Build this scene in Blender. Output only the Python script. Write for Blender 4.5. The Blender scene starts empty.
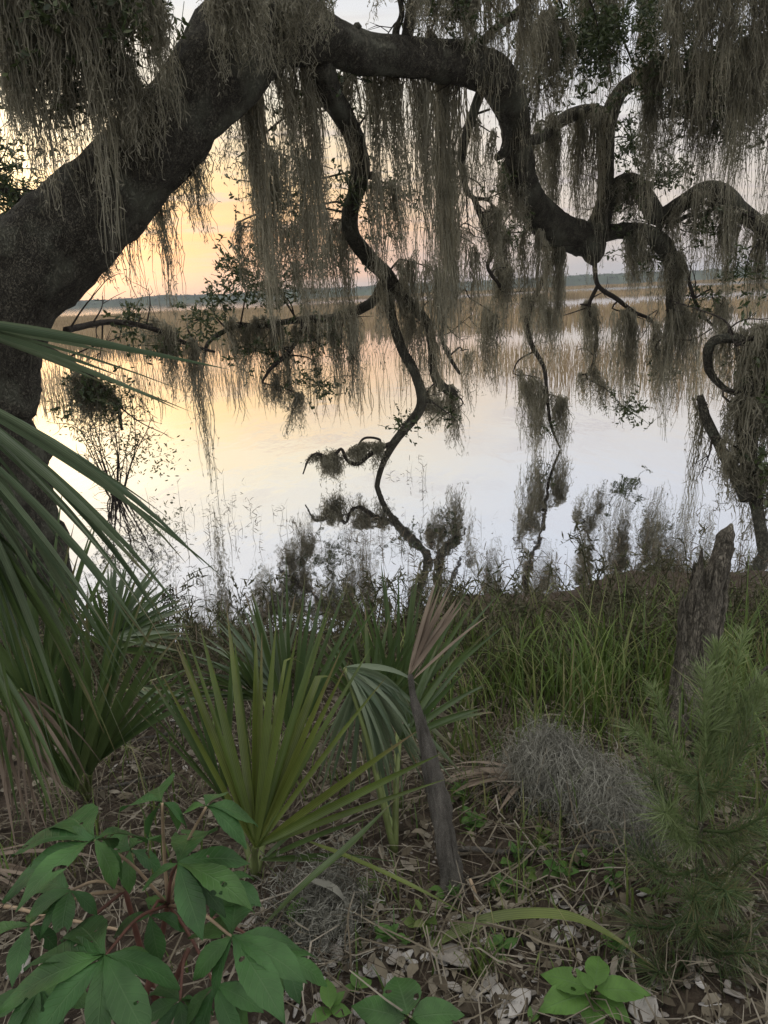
import bpy, math, random
import numpy as np
from mathutils import Vector, Matrix, noise as mnoise

R = math.radians
rng = np.random.default_rng(7)
random.seed(7)
scene = bpy.context.scene
C = scene.collection

# ------------------------------------------------------------------ camera
FPX, W, H = 769.0, 768, 1024
CZ, PITCH, ROLL = 2.2, R(16.0), R(2.7)
cp, sp, cr, sr = math.cos(PITCH), math.sin(PITCH), math.cos(ROLL), math.sin(ROLL)
CAM = np.array([0, 0, CZ])
F_ = np.array([0, cp, -sp]); R0 = np.array([1.0, 0, 0]); U0 = np.array([0, sp, cp])
RT = R0 * cr - U0 * sr
UP = U0 * cr + R0 * sr


def ray(px, py):
    return F_ + (px - W / 2) / FPX * RT + (H / 2 - py) / FPX * UP


def at(px, py, Y):
    """the point of the place that lies Y metres ahead of the viewer"""
    d = ray(px, py)
    return CAM + d * (Y / d[1])


def at_z(px, py, z):
    d = ray(px, py)
    return CAM + d * ((z - CZ) / d[2])


def msize(px, P):
    """size in metres at P of something px pixels wide"""
    return px * float(np.dot(P - CAM, F_)) / FPX


cam = bpy.data.cameras.new('camera')
cam.sensor_fit = 'VERTICAL'; cam.sensor_height = 24.0
cam.lens = 24.0 * FPX / H
cam.clip_start = 0.05; cam.clip_end = 6000
co = bpy.data.objects.new('camera', cam); C.objects.link(co)
m = Matrix.Identity(4)
for i in range(3):
    m[i][0], m[i][1], m[i][2], m[i][3] = RT[i], UP[i], -F_[i], CAM[i]
co.matrix_world = m
scene.camera = co


# ------------------------------------------------------------------ helpers
class MB:
    def __init__(self):
        self.V, self.Q, self.T, self.n, self.A = [], [], [], 0, []

    def add(self, V, Q=None, T=None, A=None):
        V = np.asarray(V, float).reshape(-1, 3)
        if Q is not None and len(Q): self.Q.append(np.asarray(Q, int).reshape(-1, 4) + self.n)
        if T is not None and len(T): self.T.append(np.asarray(T, int).reshape(-1, 3) + self.n)
        self.V.append(V); self.n += len(V)
        self.A.append(np.zeros((len(V), 2)) if A is None else A)
        self.has = getattr(self, 'has', False) or A is not None

    def build(self, name, mat, parent=None, origin=None, smooth=True):
        V = np.concatenate(self.V)
        if origin is not None: V = V - np.asarray(origin, float)
        Q = np.concatenate(self.Q) if self.Q else np.zeros((0, 4), int)
        T = np.concatenate(self.T) if self.T else np.zeros((0, 3), int)
        me = bpy.data.meshes.new(name)
        me.vertices.add(len(V)); me.vertices.foreach_set('co', V.astype(np.float32).ravel())
        nl = Q.size + T.size
        me.loops.add(nl)
        me.loops.foreach_set('vertex_index', np.concatenate([Q.ravel(), T.ravel()]).astype(np.int32))
        st = np.concatenate([np.arange(len(Q)) * 4, Q.size + np.arange(len(T)) * 3]).astype(np.int32)
        me.polygons.add(len(Q) + len(T))
        me.polygons.foreach_set('loop_start', st)
        me.polygons.foreach_set('use_smooth', np.full(len(Q) + len(T), smooth, bool))
        me.update(calc_edges=True); me.validate()
        if getattr(self, 'has', False):
            A = np.concatenate(self.A).astype(np.float32)
            for i_, nm in enumerate(('across', 'along')):
                me.attributes.new(nm, 'FLOAT', 'POINT').data.foreach_set('value', np.ascontiguousarray(A[:, i_]))
        if mat is not None: me.materials.append(mat)
        o = bpy.data.objects.new(name, me); C.objects.link(o)
        if parent is not None: o.parent = parent
        if origin is not None and parent is None: o.location = origin
        return o


def tag(o, label, cat, group=None, kind=None):
    o['label'] = label; o['category'] = cat
    if group: o['group'] = group
    if kind: o['kind'] = kind
    return o


def thing(name, label, cat, loc, group=None):
    """an Empty at the thing's base; parts are built in world coordinates minus this base"""
    o = bpy.data.objects.new(name, None); C.objects.link(o)
    o.location = loc; o.empty_display_size = .1
    return tag(o, label, cat, group)


def unit(v):
    v = np.asarray(v, float)
    return v / np.maximum(np.linalg.norm(v, axis=-1, keepdims=True), 1e-9)


def ribbons(mb, path, width, side):
    """path n,k,3; width n,k; side n,3 or n,k,3"""
    n, k, _ = path.shape
    if side.ndim == 2: side = side[:, None, :]
    off = side * (width[..., None] * .5)
    V = np.stack([path - off, path + off], 2).reshape(n, k * 2, 3)
    b = (np.arange(n) * k * 2)[:, None] + (np.arange(k - 1) * 2)[None]
    Q = np.stack([b, b + 1, b + 3, b + 2], -1).reshape(-1, 4)
    mb.add(V, Q)


def folded(mb, path, width, side, up, fold=.35):
    """like ribbons, three vertices across: a leaf folded along its midrib"""
    n, k, _ = path.shape
    if side.ndim == 2: side = np.repeat(side[:, None, :], k, 1)
    if up.ndim == 2: up = np.repeat(up[:, None, :], k, 1)
    w = width[..., None] * .5
    V = np.stack([path - side * w + up * w * fold, path, path + side * w + up * w * fold], 2).reshape(n, k * 3, 3)
    b = (np.arange(n) * k * 3)[:, None] + (np.arange(k - 1) * 3)[None]
    Q = np.concatenate([np.stack([b, b + 1, b + 4, b + 3], -1).reshape(-1, 4),
                        np.stack([b + 1, b + 2, b + 5, b + 4], -1).reshape(-1, 4)])
    A = np.zeros((n, k, 3, 2)); A[..., 0] = np.array([-1, 0, 1.]); A[..., 1] = np.linspace(0, 1, k)[None, :, None]
    mb.add(V, Q, A=A.reshape(-1, 2))


def spline(P, step):
    """Catmull-Rom through rows of P (any columns), resampled about every step"""
    P = np.asarray(P, float)
    if len(P) < 3:
        n = max(2, int(np.linalg.norm(P[1, :3] - P[0, :3]) / step) + 1)
        t = np.linspace(0, 1, n)[:, None]
        return P[0] * (1 - t) + P[-1] * t
    E = np.vstack([2 * P[0] - P[1], P, 2 * P[-1] - P[-2]])
    out = []
    for i in range(1, len(E) - 2):
        n = max(2, int(np.linalg.norm(E[i + 1, :3] - E[i, :3]) / step) + 1)
        t = np.linspace(0, 1, n, endpoint=False)[:, None]
        a, b, c, d = E[i - 1], E[i], E[i + 1], E[i + 2]
        out.append(.5 * (2 * b + (c - a) * t + (2 * a - 5 * b + 4 * c - d) * t ** 2 + (3 * b - 3 * c + d - a) * t ** 3))
    out.append(P[-1:])
    return np.vstack(out)


def tube(mb, P, rad, sides=8, rough=0., freq=6., cap=True, ridge=0.):
    P = np.asarray(P, float); rad = np.asarray(rad, float)
    n = len(P)
    T = unit(np.gradient(P, axis=0))
    ref = np.array([0.3, 0.9, .2]) if abs(T[0][1]) < .8 else np.array([1., .1, .2])
    X = np.zeros_like(P); x = ref - T[0] * np.dot(ref, T[0])
    for i in range(n):
        x = x - T[i] * np.dot(x, T[i]); x /= max(np.linalg.norm(x), 1e-9); X[i] = x
    Yv = np.cross(T, X)
    a = np.linspace(0, 2 * np.pi, sides, endpoint=False)
    dirs = X[:, None] * np.cos(a)[None, :, None] + Yv[:, None] * np.sin(a)[None, :, None]
    rr = np.repeat(rad[:, None], sides, 1)
    if rough > 0:
        base = P[:, None] + dirs * rr[..., None]
        for i in range(n):
            for j in range(sides):
                q = base[i, j] * freq
                v = mnoise.noise(Vector(q)) + .5 * mnoise.noise(Vector(q * 2.3)) + .3 * mnoise.noise(Vector(q * 5.7))
                rr[i, j] *= 1 + rough * v
    if ridge > 0:
        rr *= 1 + ridge * np.sin(a * 5 + 1.3)[None] + ridge * .6 * np.sin(a * 9)[None]
    V = P[:, None] + dirs * rr[..., None]
    i, j = np.meshgrid(np.arange(n - 1), np.arange(sides), indexing='ij')
    j2 = (j + 1) % sides
    Q = np.stack([i * sides + j, i * sides + j2, (i + 1) * sides + j2, (i + 1) * sides + j], -1).reshape(-1, 4)
    V = V.reshape(-1, 3)
    if cap:
        V = np.vstack([V, P[:1], P[-1:] + T[-1:] * rad[-1] * .5])
        c0, c1 = n * sides, n * sides + 1
        jj = np.arange(sides); j2 = (jj + 1) % sides
        T3 = np.concatenate([np.stack([np.full(sides, c0), j2, jj], -1),
                             np.stack([np.full(sides, c1), (n - 1) * sides + jj, (n - 1) * sides + j2], -1)])
    else:
        T3 = None
    mb.add(V, Q, T3)


def sstep(a, b, x):
    t = np.clip((x - a) / (b - a), 0, 1)
    return t * t * (3 - 2 * t)


# ------------------------------------------------------------------ materials
def mat(name):
    m = bpy.data.materials.new(name); m.use_nodes = True
    nt = m.node_tree; nt.nodes.clear()
    out = nt.nodes.new('ShaderNodeOutputMaterial')
    return m, nt, nt.nodes, nt.links, out


def ramp(nt, stops):
    r = nt.nodes.new('ShaderNodeValToRGB')
    e = r.color_ramp.elements
    while len(e) < len(stops): e.new(.5)
    for el, (p, c) in zip(e, stops):
        el.position = p; el.color = (*c, 1)
    return r


def plant_mat(name, cols, transl=.35, rough=.5, spec=.35, nscale=14., namt=.35, veins=False, tipdry=False):
    """leaf-like: colour varies from leaf to leaf and in patches; part of the light comes through"""
    m, nt, N, L, out = mat(name)
    geo = N.new('ShaderNodeNewGeometry')
    k = len(cols)
    r = ramp(nt, [(i / max(1, k - 1), c) for i, c in enumerate(cols)])
    L.new(geo.outputs['Random Per Island'], r.inputs[0])
    tc = N.new('ShaderNodeTexCoord')
    nz = N.new('ShaderNodeTexNoise'); nz.inputs['Scale'].default_value = nscale; nz.inputs['Detail'].default_value = 4
    L.new(tc.outputs['Object'], nz.inputs['Vector'])
    mr = N.new('ShaderNodeMapRange'); mr.inputs['From Min'].default_value = .3; mr.inputs['From Max'].default_value = .7
    mr.inputs['To Min'].default_value = 1 - namt; mr.inputs['To Max'].default_value = 1 + namt
    L.new(nz.outputs['Fac'], mr.inputs['Value'])
    mul = N.new('ShaderNodeMix'); mul.data_type = 'RGBA'; mul.blend_type = 'MULTIPLY'; mul.inputs[0].default_value = 1
    L.new(r.outputs[0], mul.inputs[6]); L.new(mr.outputs[0], mul.inputs[7])
    col = mul.outputs[2]
    p = N.new('ShaderNodeBsdfPrincipled')
    if tipdry:
        al_ = N.new('ShaderNodeAttribute'); al_.attribute_name = 'along'
        ax_ = N.new('ShaderNodeAttribute'); ax_.attribute_name = 'across'
        md = N.new('ShaderNodeMath'); md.operation = 'MULTIPLY_ADD'; md.inputs[1].default_value = .5; L.new(geo.outputs['Random Per Island'], md.inputs[0]); L.new(al_.outputs['Fac'], md.inputs[2])
        m2 = N.new('ShaderNodeMath'); m2.operation = 'MULTIPLY_ADD'; m2.inputs[1].default_value = .35; L.new(nz.outputs['Fac'], m2.inputs[0]); L.new(md.outputs[0], m2.inputs[2])
        r3 = N.new('ShaderNodeMapRange'); r3.inputs['From Min'].default_value = 1.28; r3.inputs['From Max'].default_value = 1.5; L.new(m2.outputs[0], r3.inputs['Value'])
        dm = N.new('ShaderNodeMix'); dm.data_type = 'RGBA'; L.new(r3.outputs[0], dm.inputs[0]); L.new(col, dm.inputs[6]); dm.inputs[7].default_value = (.20, .15, .085, 1)
        # fine lengthwise pleats
        wv = N.new('ShaderNodeMath'); wv.operation = 'SINE'; wq = N.new('ShaderNodeMath'); wq.operation = 'MULTIPLY'; wq.inputs[1].default_value = 17
        L.new(ax_.outputs['Fac'], wq.inputs[0]); L.new(wq.outputs[0], wv.inputs[0])
        r4 = N.new('ShaderNodeMapRange'); r4.inputs['From Min'].default_value = -1; r4.inputs['To Min'].default_value = .72; r4.inputs['To Max'].default_value = 1.12; L.new(wv.outputs[0], r4.inputs['Value'])
        pm = N.new('ShaderNodeMix'); pm.data_type = 'RGBA'; pm.blend_type = 'MULTIPLY'; pm.inputs[0].default_value = 1; L.new(dm.outputs[2], pm.inputs[6]); L.new(r4.outputs[0], pm.inputs[7])
        col = pm.outputs[2]
    if veins:
        def M_(op, a, b=None, c=None):
            n = N.new('ShaderNodeMath'); n.operation = op
            for i, v in enumerate((a, b, c)):
                if v is None: continue
                if isinstance(v, (int, float)): n.inputs[i].default_value = v
                else: L.new(v, n.inputs[i])
            return n.outputs[0]
        ax_, al_ = N.new('ShaderNodeAttribute'), N.new('ShaderNodeAttribute')
        ax_.attribute_name = 'across'; al_.attribute_name = 'along'
        aa = M_('ABSOLUTE', ax_.outputs['Fac'])
        ph = M_('FRACT', M_('SUBTRACT', M_('MULTIPLY', al_.outputs['Fac'], 11), M_('MULTIPLY', aa, 2.2)))
        side = M_('SUBTRACT', 1, M_('MULTIPLY', M_('MINIMUM', ph, M_('SUBTRACT', 1, ph)), 7)); side = M_('MULTIPLY', M_('MAXIMUM', side, 0), .55)
        mid = M_('MAXIMUM', M_('SUBTRACT', 1, M_('MULTIPLY', aa, 14)), 0)
        vf = M_('MAXIMUM', side, mid)
        vm = N.new('ShaderNodeMix'); vm.data_type = 'RGBA'; L.new(M_('MULTIPLY', vf, .38), vm.inputs[0]); L.new(col, vm.inputs[6]); vm.inputs[7].default_value = (.12, .20, .09, 1)
        col = vm.outputs[2]
        bp = N.new('ShaderNodeBump'); bp.inputs['Strength'].default_value = .35; bp.inputs['Distance'].default_value = .004; bp.invert = True
        nb = N.new('ShaderNodeTexNoise'); nb.inputs['Scale'].default_value = 160; L.new(tc.outputs['Object'], nb.inputs['Vector'])
        L.new(M_('MULTIPLY_ADD', nb.outputs['Fac'], .5, vf), bp.inputs['Height']); L.new(bp.outputs[0], p.inputs['Normal'])
    p.inputs['Roughness'].default_value = rough
    p.inputs['Specular IOR Level'].default_value = spec
    L.new(col, p.inputs['Base Color'])
    t = N.new('ShaderNodeBsdfTranslucent'); L.new(col, t.inputs['Color'])
    mx = N.new('ShaderNodeMixShader'); mx.inputs[0].default_value = transl
    L.new(p.outputs[0], mx.inputs[1]); L.new(t.outputs[0], mx.inputs[2])
    res = mx.outputs[0]
    if veins:
        hn = N.new('ShaderNodeTexNoise'); hn.inputs['Scale'].default_value = 34; hn.inputs['Detail'].default_value = 1; L.new(tc.outputs['Object'], hn.inputs['Vector'])
        hr = N.new('ShaderNodeMath'); hr.operation = 'GREATER_THAN'; hr.inputs[1].default_value = .70; L.new(hn.outputs['Fac'], hr.inputs[0])
        tp = N.new('ShaderNodeBsdfTransparent'); hm = N.new('ShaderNodeMixShader'); L.new(hr.outputs[0], hm.inputs[0]); L.new(res, hm.inputs[1]); L.new(tp.outputs[0], hm.inputs[2]); res = hm.outputs[0]
    L.new(res, out.inputs['Surface'])
    return m


def bark_mat(name, dark, light, lichen=None, scale=9., stretch=(1, 1, .35), bump=.6):
    m, nt, N, L, out = mat(name)
    tc = N.new('ShaderNodeTexCoord')
    mp = N.new('ShaderNodeMapping'); mp.inputs['Scale'].default_value = stretch
    L.new(tc.outputs['Object'], mp.inputs[0])
    vo = N.new('ShaderNodeTexVoronoi'); vo.feature = 'DISTANCE_TO_EDGE'; vo.inputs['Scale'].default_value = scale * 2.6
    n1 = N.new('ShaderNodeTexNoise'); n1.inputs['Scale'].default_value = scale; n1.inputs['Detail'].default_value = 8; n1.inputs['Roughness'].default_value = .65
    wr = N.new('ShaderNodeMix'); wr.data_type = 'RGBA'; wr.blend_type = 'ADD'; wr.inputs[0].default_value = .4
    L.new(mp.outputs[0], wr.inputs[6]); L.new(n1.outputs['Color'], wr.inputs[7])
    L.new(wr.outputs[2], vo.inputs['Vector']); L.new(mp.outputs[0], n1.inputs['Vector'])
    r = ramp(nt, [(.25, dark), (.75, light)])
    L.new(n1.outputs['Fac'], r.inputs[0])
    rv = ramp(nt, [(0, (.15, .15, .15)), (.2, (1, 1, 1))])
    L.new(vo.outputs['Distance'], rv.inputs[0])
    mu = N.new('ShaderNodeMix'); mu.data_type = 'RGBA'; mu.blend_type = 'MULTIPLY'; mu.inputs[0].default_value = .8
    L.new(r.outputs[0], mu.inputs[6]); L.new(rv.outputs[0], mu.inputs[7])
    col = mu.outputs[2]
    if lichen:
        n2 = N.new('ShaderNodeTexNoise'); n2.inputs['Scale'].default_value = 3.1; n2.inputs['Detail'].default_value = 6
        L.new(tc.outputs['Object'], n2.inputs['Vector'])
        r2 = ramp(nt, [(.52, (0, 0, 0)), (.68, (.7, .7, .7))]); L.new(n2.outputs['Fac'], r2.inputs[0])
        ml = N.new('ShaderNodeMix'); ml.data_type = 'RGBA'
        L.new(r2.outputs[0], ml.inputs[0]); L.new(col, ml.inputs[6]); ml.inputs[7].default_value = (*lichen, 1)
        col = ml.outputs[2]
    p = N.new('ShaderNodeBsdfPrincipled'); p.inputs['Roughness'].default_value = .9
    p.inputs['Specular IOR Level'].default_value = .2
    L.new(col, p.inputs['Base Color'])
    ad = N.new('ShaderNodeMath'); ad.operation = 'ADD'
    sc = N.new('ShaderNodeMath'); sc.operation = 'MINIMUM'; sc.inputs[1].default_value = .15
    L.new(vo.outputs['Distance'], sc.inputs[0])
    L.new(sc.outputs[0], ad.inputs[0])
    h = N.new('ShaderNodeMath'); h.operation = 'MULTIPLY'; h.inputs[1].default_value = .35
    L.new(n1.outputs['Fac'], h.inputs[0]); L.new(h.outputs[0], ad.inputs[1])
    b = N.new('ShaderNodeBump'); b.inputs['Strength'].default_value = bump; b.inputs['Distance'].default_value = .09
    L.new(ad.outputs[0], b.inputs['Height']); L.new(b.outputs[0], p.inputs['Normal'])
    L.new(p.outputs[0], out.inputs['Surface'])
    return m


M = {}
M['bark'] = bark_mat('oak_bark', (.045, .04, .03), (.125, .115, .088), (.15, .155, .115), 11, (1, 1, .55), 1.)
M['twig'] = bark_mat('twig_bark', (.04, .033, .028), (.1, .085, .07), None, 20)
M['snag'] = bark_mat('rotten_wood', (.06, .053, .042), (.30, .27, .215), None, 16, (1, 1, .12), .8)
M['stem'] = bark_mat('grey_stem', (.11, .10, .085), (.44, .41, .36), None, 34, (1, 1, .07), 1.)
M['moss'] = plant_mat('spanish_moss', [(.16, .15, .105), (.25, .235, .175), (.36, .34, .265)], .58, .9, .05, 5, .3)
M['mossd'] = plant_mat('spanish_moss_heap', [(.11, .108, .088), (.19, .187, .158), (.28, .275, .24)], .25, .9, .05, 5, .25)
M['oakleaf'] = plant_mat('oak_leaf', [(.03, .045, .016), (.05, .07, .025), (.075, .09, .035)], .35, .4, .4)
M['fern'] = plant_mat('bark_fern', [(.04, .042, .022), (.06, .062, .034), (.085, .085, .052)], .2, .8, .1)
M['shrubleaf'] = plant_mat('myrtle_leaf', [(.05, .07, .025), (.09, .105, .04)], .4, .5, .3)
M['palm'] = plant_mat('palmetto_green', [(.05, .088, .028), (.068, .11, .034), (.098, .135, .045)], .3, .38, .5, 6, .25, tipdry=True)
M['palmblue'] = plant_mat('palmetto_blue', [(.095, .14, .08), (.135, .18, .105), (.185, .22, .14)], .32, .36, .5, 6, .2, tipdry=True)
M['palmyel'] = plant_mat('palmetto_yellow', [(.075, .115, .024), (.105, .14, .028), (.145, .165, .042)], .35, .38, .45, 6, .25, tipdry=True)
M['palmdead'] = plant_mat('palmetto_dead', [(.13, .10, .075), (.19, .15, .115), (.25, .21, .165)], .2, .7, .15, 9, .3)
M['buckeye'] = plant_mat('buckeye_leaf', [(.032, .09, .026), (.045, .112, .03), (.068, .14, .036)], .3, .48, .32, 13, .45, True)
M['lime'] = plant_mat('seedling_leaf', [(.06, .135, .03), (.08, .165, .035), (.105, .19, .045)], .35, .55, .25, 20, .25, True)
M['grass'] = plant_mat('sedge', [(.055, .09, .022), (.085, .135, .03), (.12, .17, .04), (.18, .165, .08)], .35, .5, .3, 3, .3)
M['reed'] = plant_mat('dead_reed', [(.07, .055, .04), (.11, .09, .065), (.16, .13, .095)], .2, .8, .1, 3, .3)
M['brush'] = plant_mat('shore_brush', [(.045, .05, .025), (.075, .075, .04), (.10, .09, .055)], .25, .7, .2, 3, .3)
M['marsh'] = plant_mat('marsh_grass', [(.23, .17, .10), (.32, .24, .155), (.27, .215, .12)], .42, .8, .1, .12, .35)
M['pine'] = plant_mat('pine_needle', [(.05, .085, .035), (.075, .12, .045), (.11, .15, .06), (.16, .14, .07)], .4, .5, .35, 5, .25)
M['pinetip'] = plant_mat('pine_needle_new', [(.12, .17, .06), (.16, .21, .085), (.19, .24, .11)], .35, .5, .35, 5, .2)
M['litter'] = plant_mat('dead_leaf', [(.045, .036, .026), (.09, .074, .052), (.15, .13, .095), (.23, .205, .165)], .1, .8, .15, 20, .3)
M['redstem'] = plant_mat('red_stem', [(.09, .04, .03), (.12, .055, .04)], 0, .6, .3)
M['tanstem'] = plant_mat('tan_stem', [(.26, .19, .12), (.32, .24, .16)], 0, .6, .3)
M['greenstem'] = plant_mat('green_stem', [(.10, .13, .045), (.14, .17, .06)], 0, .5, .3)
M['woods'] = plant_mat('far_wood', [(.035, .05, .03), (.05, .065, .035)], 0, .9, .1, .04, .4)


def shell_mat():
    m, nt, N, L, out = mat('oyster_shell')
    oi = N.new('ShaderNodeObjectInfo'); tc = N.new('ShaderNodeTexCoord')
    nz = N.new('ShaderNodeTexNoise'); nz.inputs['Scale'].default_value = 60; nz.inputs['Detail'].default_value = 5
    L.new(tc.outputs['Object'], nz.inputs['Vector'])
    r = ramp(nt, [(0, (.14, .12, .10)), (.4, (.27, .245, .215)), (.8, (.42, .40, .375)), (1, (.62, .60, .59))])
    ad = N.new('ShaderNodeMath'); ad.operation = 'MULTIPLY_ADD'; ad.inputs[1].default_value = .7
    sb = N.new('ShaderNodeMath'); sb.operation = 'MULTIPLY_ADD'; sb.inputs[1].default_value = .9; sb.inputs[2].default_value = -.3
    L.new(nz.outputs['Fac'], sb.inputs[0]); L.new(sb.outputs[0], ad.inputs[2])
    L.new(oi.outputs['Random'], ad.inputs[0]); L.new(ad.outputs[0], r.inputs[0])
    p = N.new('ShaderNodeBsdfPrincipled'); p.inputs['Roughness'].default_value = .6
    L.new(r.outputs[0], p.inputs['Base Color'])
    b = N.new('ShaderNodeBump'); b.inputs['Strength'].default_value = .5; b.inputs['Distance'].default_value = .004
    L.new(nz.outputs['Fac'], b.inputs['Height']); L.new(b.outputs[0], p.inputs['Normal'])
    L.new(p.outputs[0], out.inputs['Surface'])
    return m


def ground_mat():
    m, nt, N, L, out = mat('shore_soil')
    tc = N.new('ShaderNodeTexCoord')
    n1 = N.new('ShaderNodeTexNoise'); n1.inputs['Scale'].default_value = 2.2; n1.inputs['Detail'].default_value = 8
    n2 = N.new('ShaderNodeTexNoise'); n2.inputs['Scale'].default_value = 38; n2.inputs['Detail'].default_value = 8; n2.inputs['Roughness'].default_value = .7
    vo = N.new('ShaderNodeTexVoronoi'); vo.inputs['Scale'].default_value = 46
    for n in (n1, n2, vo): L.new(tc.outputs['Object'], n.inputs['Vector'])
    r1 = ramp(nt, [(.3, (.035, .026, .019)), (.55, (.065, .048, .034)), (.75, (.10, .08, .058))])
    L.new(n2.outputs['Fac'], r1.inputs[0])
    r3 = ramp(nt, [(0, (1, 1, 1)), (.16, (.85, .85, .85)), (.3, (0, 0, 0))]); L.new(vo.outputs['Distance'], r3.inputs[0])
    r4 = ramp(nt, [(.48, (0, 0, 0)), (.62, (1, 1, 1))]); L.new(n1.outputs['Fac'], r4.inputs[0])
    mm = N.new('ShaderNodeMath'); mm.operation = 'MULTIPLY'; L.new(r3.outputs[0], mm.inputs[0]); L.new(r4.outputs[0], mm.inputs[1])
    mc = N.new('ShaderNodeMix'); mc.data_type = 'RGBA'
    r5 = ramp(nt, [(.3, (.12, .10, .085)), (.7, (.42, .39, .36))]); L.new(vo.outputs['Color'], r5.inputs[0])
    L.new(mm.outputs[0], mc.inputs[0]); L.new(r1.outputs[0], mc.inputs[6]); L.new(r5.outputs[0], mc.inputs[7])
    p = N.new('ShaderNodeBsdfPrincipled'); p.inputs['Roughness'].default_value = .85; p.inputs['Specular IOR Level'].default_value = .25
    L.new(mc.outputs[2], p.inputs['Base Color'])
    b = N.new('ShaderNodeBump'); b.inputs['Strength'].default_value = .9; b.inputs['Distance'].default_value = .03
    L.new(n2.outputs['Fac'], b.inputs['Height']); L.new(b.outputs[0], p.inputs['Normal'])
    L.new(p.outputs[0], out.inputs['Surface'])
    return m


def water_mat():
    m, nt, N, L, out = mat('still_water')
    tc = N.new('ShaderNodeTexCoord')
    mp = N.new('ShaderNodeMapping'); mp.inputs['Scale'].default_value = (1.4, .55, 1)
    L.new(tc.outputs['Object'], mp.inputs[0])
    n1 = N.new('ShaderNodeTexNoise'); n1.inputs['Scale'].default_value = 2.6; n1.inputs['Detail'].default_value = 3
    L.new(mp.outputs[0], n1.inputs['Vector'])
    b = N.new('ShaderNodeBump'); b.inputs['Strength'].default_value = .09; b.inputs['Distance'].default_value = .05
    L.new(n1.outputs['Fac'], b.inputs['Height'])
    g = N.new('ShaderNodeBsdfGlossy'); g.inputs['Roughness'].default_value = .035; g.inputs['Color'].default_value = (.97, .98, 1, 1)
    L.new(b.outputs[0], g.inputs['Normal'])
    d = N.new('ShaderNodeBsdfDiffuse'); d.inputs['Color'].default_value = (.06, .055, .045, 1)
    fr = N.new('ShaderNodeFresnel'); fr.inputs['IOR'].default_value = 1.33
    mr = N.new('ShaderNodeMapRange'); mr.inputs['From Min'].default_value = 0.02; mr.inputs['From Max'].default_value = .12
    mr.inputs['To Min'].default_value = .35; mr.inputs['To Max'].default_value = .9
    L.new(fr.outputs[0], mr.inputs['Value'])
    mx = N.new('ShaderNodeMixShader'); L.new(mr.outputs[0], mx.inputs[0])
    L.new(d.outputs[0], mx.inputs[1]); L.new(g.outputs[0], mx.inputs[2])
    L.new(mx.outputs[0], out.inputs['Surface'])
    return m


M['shell'] = shell_mat(); M['soil'] = ground_mat(); M['water'] = water_mat()

# ------------------------------------------------------------------ ground and water
PY = np.array([-30, -3, 0, 1.3, 2.2, 3.2, 4.3, 5.3, 6.2, 8, 12, 30])
PZ = np.array([1.4, .95, .78, .70, .60, .40, .13, -.03, -.12, -.3, -.7, -1.0])


def ground_z(x, y):
    x = np.asarray(x, float); y = np.asarray(y, float)
    ye = y - 2.2 * sstep(-2.5, -3.6, x) - .5 * np.sin(x * .9) * sstep(3, 5, y)
    z = np.interp(ye, PY, PZ)
    z = z + .025 * np.sin(x * 4.1 + y * 2.3) * np.cos(y * 3.7 - x) + .03 * np.sin(x * 1.7 - y * 2.9)
    return z + .012 * np.sin(x * 11 + 3 * np.sin(y * 7)) * np.sin(y * 12 + 2 * np.sin(x * 8))


def at_g(px, py, dz=0.):
    d = ray(px, py); lo, hi = .3, 12.
    for _ in range(40):
        t = (lo + hi) / 2; p = CAM + d * t
        if p[2] > ground_z(p[0], p[1]) + dz: lo = t
        else: hi = t
    p = CAM + d * lo
    return p


xs = np.concatenate([np.linspace(-60, -6, 30)[:-1], np.linspace(-6, 6, 241), np.linspace(6, 60, 30)[1:]])
ys = np.concatenate([np.linspace(-40, 0, 24)[:-1], np.linspace(0, 9, 200), np.linspace(9, 30, 30)[1:]])
gx, gy = np.meshgrid(xs, ys, indexing='ij')
gz = ground_z(gx, gy)
gi, gj = np.meshgrid(np.arange(len(xs) - 1), np.arange(len(ys) - 1), indexing='ij')
k = len(ys)
mb = MB()
mb.add(np.stack([gx, gy, gz], -1), np.stack([gi * k + gj, (gi + 1) * k + gj, (gi + 1) * k + gj + 1, gi * k + gj + 1], -1).reshape(-1, 4))
o = mb.build('ground', M['soil']); o['kind'] = 'structure'
mb = MB()
mb.add([(-2400, -40, 0), (2400, -40, 0), (2400, 2400, 0), (-2400, 2400, 0)], [(0, 1, 2, 3)])
o = mb.build('water', M['water'], smooth=False); o['kind'] = 'structure'

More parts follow.
